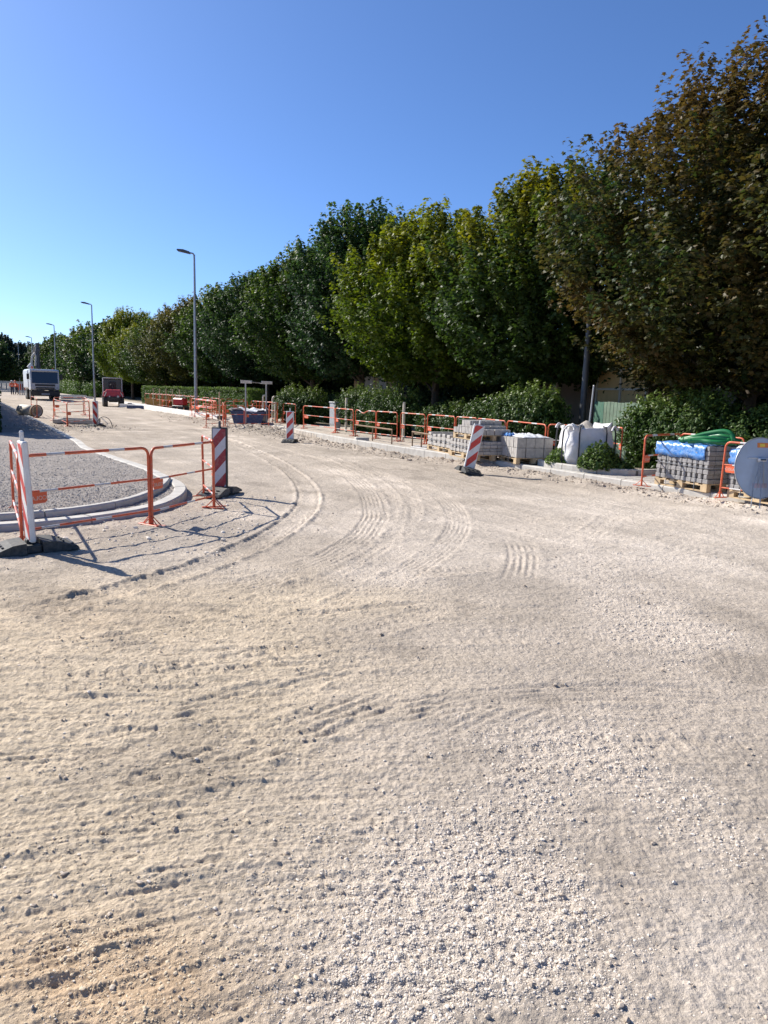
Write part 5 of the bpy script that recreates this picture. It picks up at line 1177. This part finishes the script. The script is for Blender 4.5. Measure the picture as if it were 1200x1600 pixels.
# ------------------------------------------------------------- people
def skin_mesh(verts,edges,radii,sub=2,root=0):
    me=bpy.data.meshes.new('b'); me.from_pydata(verts,edges,[]); ob=bpy.data.objects.new('b',me); C.objects.link(ob)
    md=ob.modifiers.new('s','SKIN'); md.use_smooth_shade=True
    for i,r_ in enumerate(radii): me.skin_vertices[0].data[i].radius=(r_,r_)
    me.skin_vertices[0].data[root].use_root=True
    sb=ob.modifiers.new('u','SUBSURF'); sb.levels=sub; sb.render_levels=sub
    dg=bpy.context.evaluated_depsgraph_get(); out=bpy.data.meshes.new_from_object(ob.evaluated_get(dg)); bpy.data.objects.remove(ob); return out
def person(label,loc,rz,pose):
    o=thing('person',label,'person',loc,rz,'road workers in orange')
    la,ra_,lean,step=pose
    V_=[(0,0,.95),(0,lean*.3,1.15),(0,lean*.8,1.40),(0,lean*.95,1.50),(0,lean*1.0,1.60),(0,lean,1.74),
       (-.19,lean*.8,1.42),la[0],la[1],(.19,lean*.8,1.42),ra_[0],ra_[1],
       (-.10,0,.90),(-.12,step*.5+.03,.50),(-.12,step,.08),(-.12,step-.16,.03),(.10,0,.90),(.12,-step*.5+.03,.50),(.12,-step,.08),(.12,-step-.16,.03)]
    E=[(0,1),(1,2),(2,3),(3,4),(4,5),(2,6),(6,7),(7,8),(2,9),(9,10),(10,11),(0,12),(12,13),(13,14),(14,15),(0,16),(16,17),(17,18),(18,19)]
    Rr=[.14,.135,.15,.06,.095,.07,.075,.048,.032,.075,.048,.032,.105,.068,.045,.04,.105,.068,.045,.04]
    me=skin_mesh(V_,E,Rr); me.materials.append(M['skin']); link('body',me,o)
    # jacket
    j=[0,1,2,6,7,9,10]; mp={v:i for i,v in enumerate(j)}
    la2=Vector(la[0]).lerp(Vector(la[1]),.75); ra2=Vector(ra_[0]).lerp(Vector(ra_[1]),.75)
    vv=[V_[i] for i in j]+[tuple(la2),tuple(ra2)]; ee=[(0,1),(1,2),(2,3),(3,4),(4,7),(2,5),(5,6),(6,8)]
    me=skin_mesh(vv,ee,[.175,.165,.175,.09,.07,.09,.07,.055,.055]); me.materials.append(M['hiviz']); link('jacket',me,o)
    j=[0,12,13,14,16,17,18]; vv=[V_[i] for i in j]; vv[0]=(0,0,.93); me=skin_mesh(vv,[(0,1),(1,2),(2,3),(0,4),(4,5),(5,6)],[.155,.12,.085,.07,.12,.085,.07]); me.materials.append(M['navy']); link('trousers',me,o)
    mb=MB(); y=lean
    for j_ in range(5):
        pass
    rings=[]; vs=[];fs=[]
    for j_ in range(6):
        a=j_/5*math.pi/2
        for k in range(14): b_=2*math.pi*k/14; r_=.125*math.cos(a)+.002; vs.append((r_*math.cos(b_),y+r_*1.1*math.sin(b_),1.68+.125*math.sin(a)))
    for j_ in range(5):
        for k in range(14): fs.append((j_*14+k,j_*14+(k+1)%14,j_*14+14+(k+1)%14,j_*14+14+k))
    mb.add(vs,fs,0,None,True); mb.box((0,y-.13,1.685),(.17,.10,.012),0,bev=.003); mb.build('helmet',M['white'] if 'left' in label else M['orange2'],o)
    mb=MB(); mb.box((0,y*.4-.0,1.2),(.40,.37,.05),0,bev=.02); mb.build('reflective_band',M['white'],o)
p=G(19.5,617); person('left worker in orange jacket and dark trousers near the truck',p,R(20),([(-.26,-.05,1.15),(-.20,-.25,.98)],[(.26,-.03,1.15),(.20,-.25,1.0)],-.04,.12))
p=G(26.5,617); person('right worker in orange jacket, bending slightly beside the truck',p,R(-30),([(-.27,-.1,1.15),(-.15,-.32,1.05)],[(.25,.05,1.16),(.26,-.1,.93)],-.16,-.10))
# ------------------------------------------------------------- far fence
fa=Vector(((-30-600)/F*118,118,0)); fb=Vector(((44-600)/F*112,112,0))
o=thing('paling_fence','pale upright paling fence behind the two workers','fence',fa,face_ang(fa,fb)); L=(fb-fa).length
mb=MB(); k=0.
while k<L: mb.box((k,0,.85),(.16,.03,1.7)); k+=.30
mb.build('palings',M['fence'],o); mb=MB()
for z_ in (.3,1.4): mb.box((L/2,.035,z_),(L,.03,.08))
mb.build('rails',M['fence'],o)
mb=MB(); 
for i,(px) in enumerate((32,35.5,38.5)):
    p=Vector(((px-600)/F*92,92,0)); mb=MB(); mb.tube([(0,0,0),(0,0,1.5)],.08,8,0); mb.box((0,0,1.0),(.35,.05,.8),1,bev=.01); tag(mb.build('orange_marker',[M['steel'],M['orange2']],None,p),'upright orange marker panel between workers and truck, '+ORD[i]+' from the left','marker panel','orange marker panels')
# ------------------------------------------------------------- houses and board fences behind
def house(label,pa,pb,depth,hw,wins,roof=True,mt='render'):
    d=(pb-pa); L=d.length; o=thing('house',label,'house',pa,face_ang(pa,pb))
    mb=MB(); mb.box((L/2,depth/2,hw/2),(L,depth,hw)); wl=mb.build('wall',M[mt],o)
    for (x,z0,w,h,kind) in wins:
        mb=MB(); 
        for (cx_,cz,ww,hh) in ((x,z0+h+.03,w+.16,.08),(x,z0-.03,w+.22,.07),(x-w/2-.04,z0+h/2,.08,h),(x+w/2+.04,z0+h/2,.08,h)): mb.box((cx_,-.03,cz),(ww,.08,hh))
        f=mb.build('window',M['cream'],o); mb=MB(); mb.box((x,-.012,z0+h/2),(w,.02,h)); 
        if kind=='shutter':
            k=z0
            while k<z0+h: mb.box((x,-.028,k),(w*.96,.014,.02)); k+=.07
        mb.build('shutter' if kind=='shutter' else 'pane',M['white'] if kind=='shutter' else M['glass'],f)
    if roof:
        mb=MB(); mb.prism([(-.5,hw-.05),(depth/2,hw+1.8),(depth+.5,hw-.05),(depth+.5,hw+.08),(depth/2,hw+1.98),(-.5,hw+.08)],-.4,L+.4,0,None,'x'); mb.build('roof',M['tile'],o)
    return o
Yh=41.; pa=Vector(((548-600)/F*Yh,Yh,0)); pb=Vector(((648-600)/F*(Yh-2),Yh-2,0))
house('beige rendered house with white shutters glimpsed under the maples',pa,pb,4,3.4,[(.98,1.7,.55,1.35,'shutter'),(1.85,1.9,.45,1.0,'shutter'),(3.2,1.6,.9,1.2,'pane')])
pa=Q(884,600,19.5); pb=Q(1040,600,17.9); pa.z=pb.z=0
house('outbuilding with walls darkened as shade and a pale corner behind the dark metal pole',Vector((pa.x,pa.y+3,0)),Vector((pb.x+1.5,pb.y+3.6,0)),5,3.6,[(.35,.0,.35,2.6,'shutter')],True,'rendershade')
# ochre clad gate panel
a=Q(934,610,17.6); b=Q(1012,610,16.9); o=thing('clad_gate','ochre ribbed metal gate with cream frame behind the green boards','gate',Vector((a.x,a.y,.1)),face_ang(Vector((a.x,a.y,0)),Vector((b.x,b.y,0)))); L=(Vector((b.x,b.y,0))-Vector((a.x,a.y,0))).length
mb=MB(); k=0
while k<L-.02: mb.box((k+.035,0,1.3),(.05,.03,2.3)); k+=.07
mb.box((L/2,.02,1.3),(L,.02,2.3)); mb.build('cladding',M['ochre'],o)
mb=MB()
for x in (0,L*.5,L): mb.box((x,-.03,1.3),(.07,.06,2.5))
for z_ in (.2,1.9,2.5): mb.box((L/2,-.062,z_),(L,.05,.06))
mb.build('frame',M['cream'],o)
# green board fence: shade on the return and sun on the run put in by colour
for i,(x0,s0,x1,s1,mt_) in enumerate(((929,15.3,943,14.9,'shadegreen'),(943,14.9,1000,14.9,'litgreen'))):
    a=Q(x0,640,s0);b=Q(x1,640,s1); a.z=b.z=.09; o=thing('board_fence',['green board panel darkened as shade beside the pole','green vertical board fence lightened as sunlit partly hidden by the right laurel'][i],'fence',a,face_ang(a,b)); L=(b-a).length
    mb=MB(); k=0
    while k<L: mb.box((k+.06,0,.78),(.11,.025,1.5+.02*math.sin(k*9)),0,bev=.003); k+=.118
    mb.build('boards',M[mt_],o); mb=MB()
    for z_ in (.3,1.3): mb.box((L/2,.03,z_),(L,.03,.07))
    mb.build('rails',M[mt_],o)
# low garden wall between shrubs
a=Q(880,650,15.0); b=Q(1000,650,15.0); a.z=b.z=0
o=thing('garden_wall','low pale garden wall under the green boards','wall',a,face_ang(a,b)); L=(b-a).length; mb=MB(); mb.box((L/2,.15,.22),(L,.2,.44)); mb.build('masonry',M['concrete'],o); mb=MB(); mb.box((L/2,.15,.46),(L,.26,.04),0,bev=.01); mb.build('coping',M['cream'],o)
# continuous garden hedge far behind, closes the horizon under the crowns
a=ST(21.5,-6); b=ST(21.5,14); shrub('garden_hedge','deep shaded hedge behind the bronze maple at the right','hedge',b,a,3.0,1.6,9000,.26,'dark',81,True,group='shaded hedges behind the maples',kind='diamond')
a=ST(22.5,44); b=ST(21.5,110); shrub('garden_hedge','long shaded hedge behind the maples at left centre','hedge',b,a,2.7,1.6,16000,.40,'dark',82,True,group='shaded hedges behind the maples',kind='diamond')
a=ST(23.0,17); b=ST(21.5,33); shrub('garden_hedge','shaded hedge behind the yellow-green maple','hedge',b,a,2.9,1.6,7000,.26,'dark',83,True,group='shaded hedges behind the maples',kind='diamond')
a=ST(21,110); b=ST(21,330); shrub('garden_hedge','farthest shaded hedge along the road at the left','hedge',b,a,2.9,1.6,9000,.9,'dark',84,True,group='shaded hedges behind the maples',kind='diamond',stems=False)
for pr in (P15,P15m,Pd,Pfar):
    if not used.get(pr.name): print('UNUSED',pr.name)
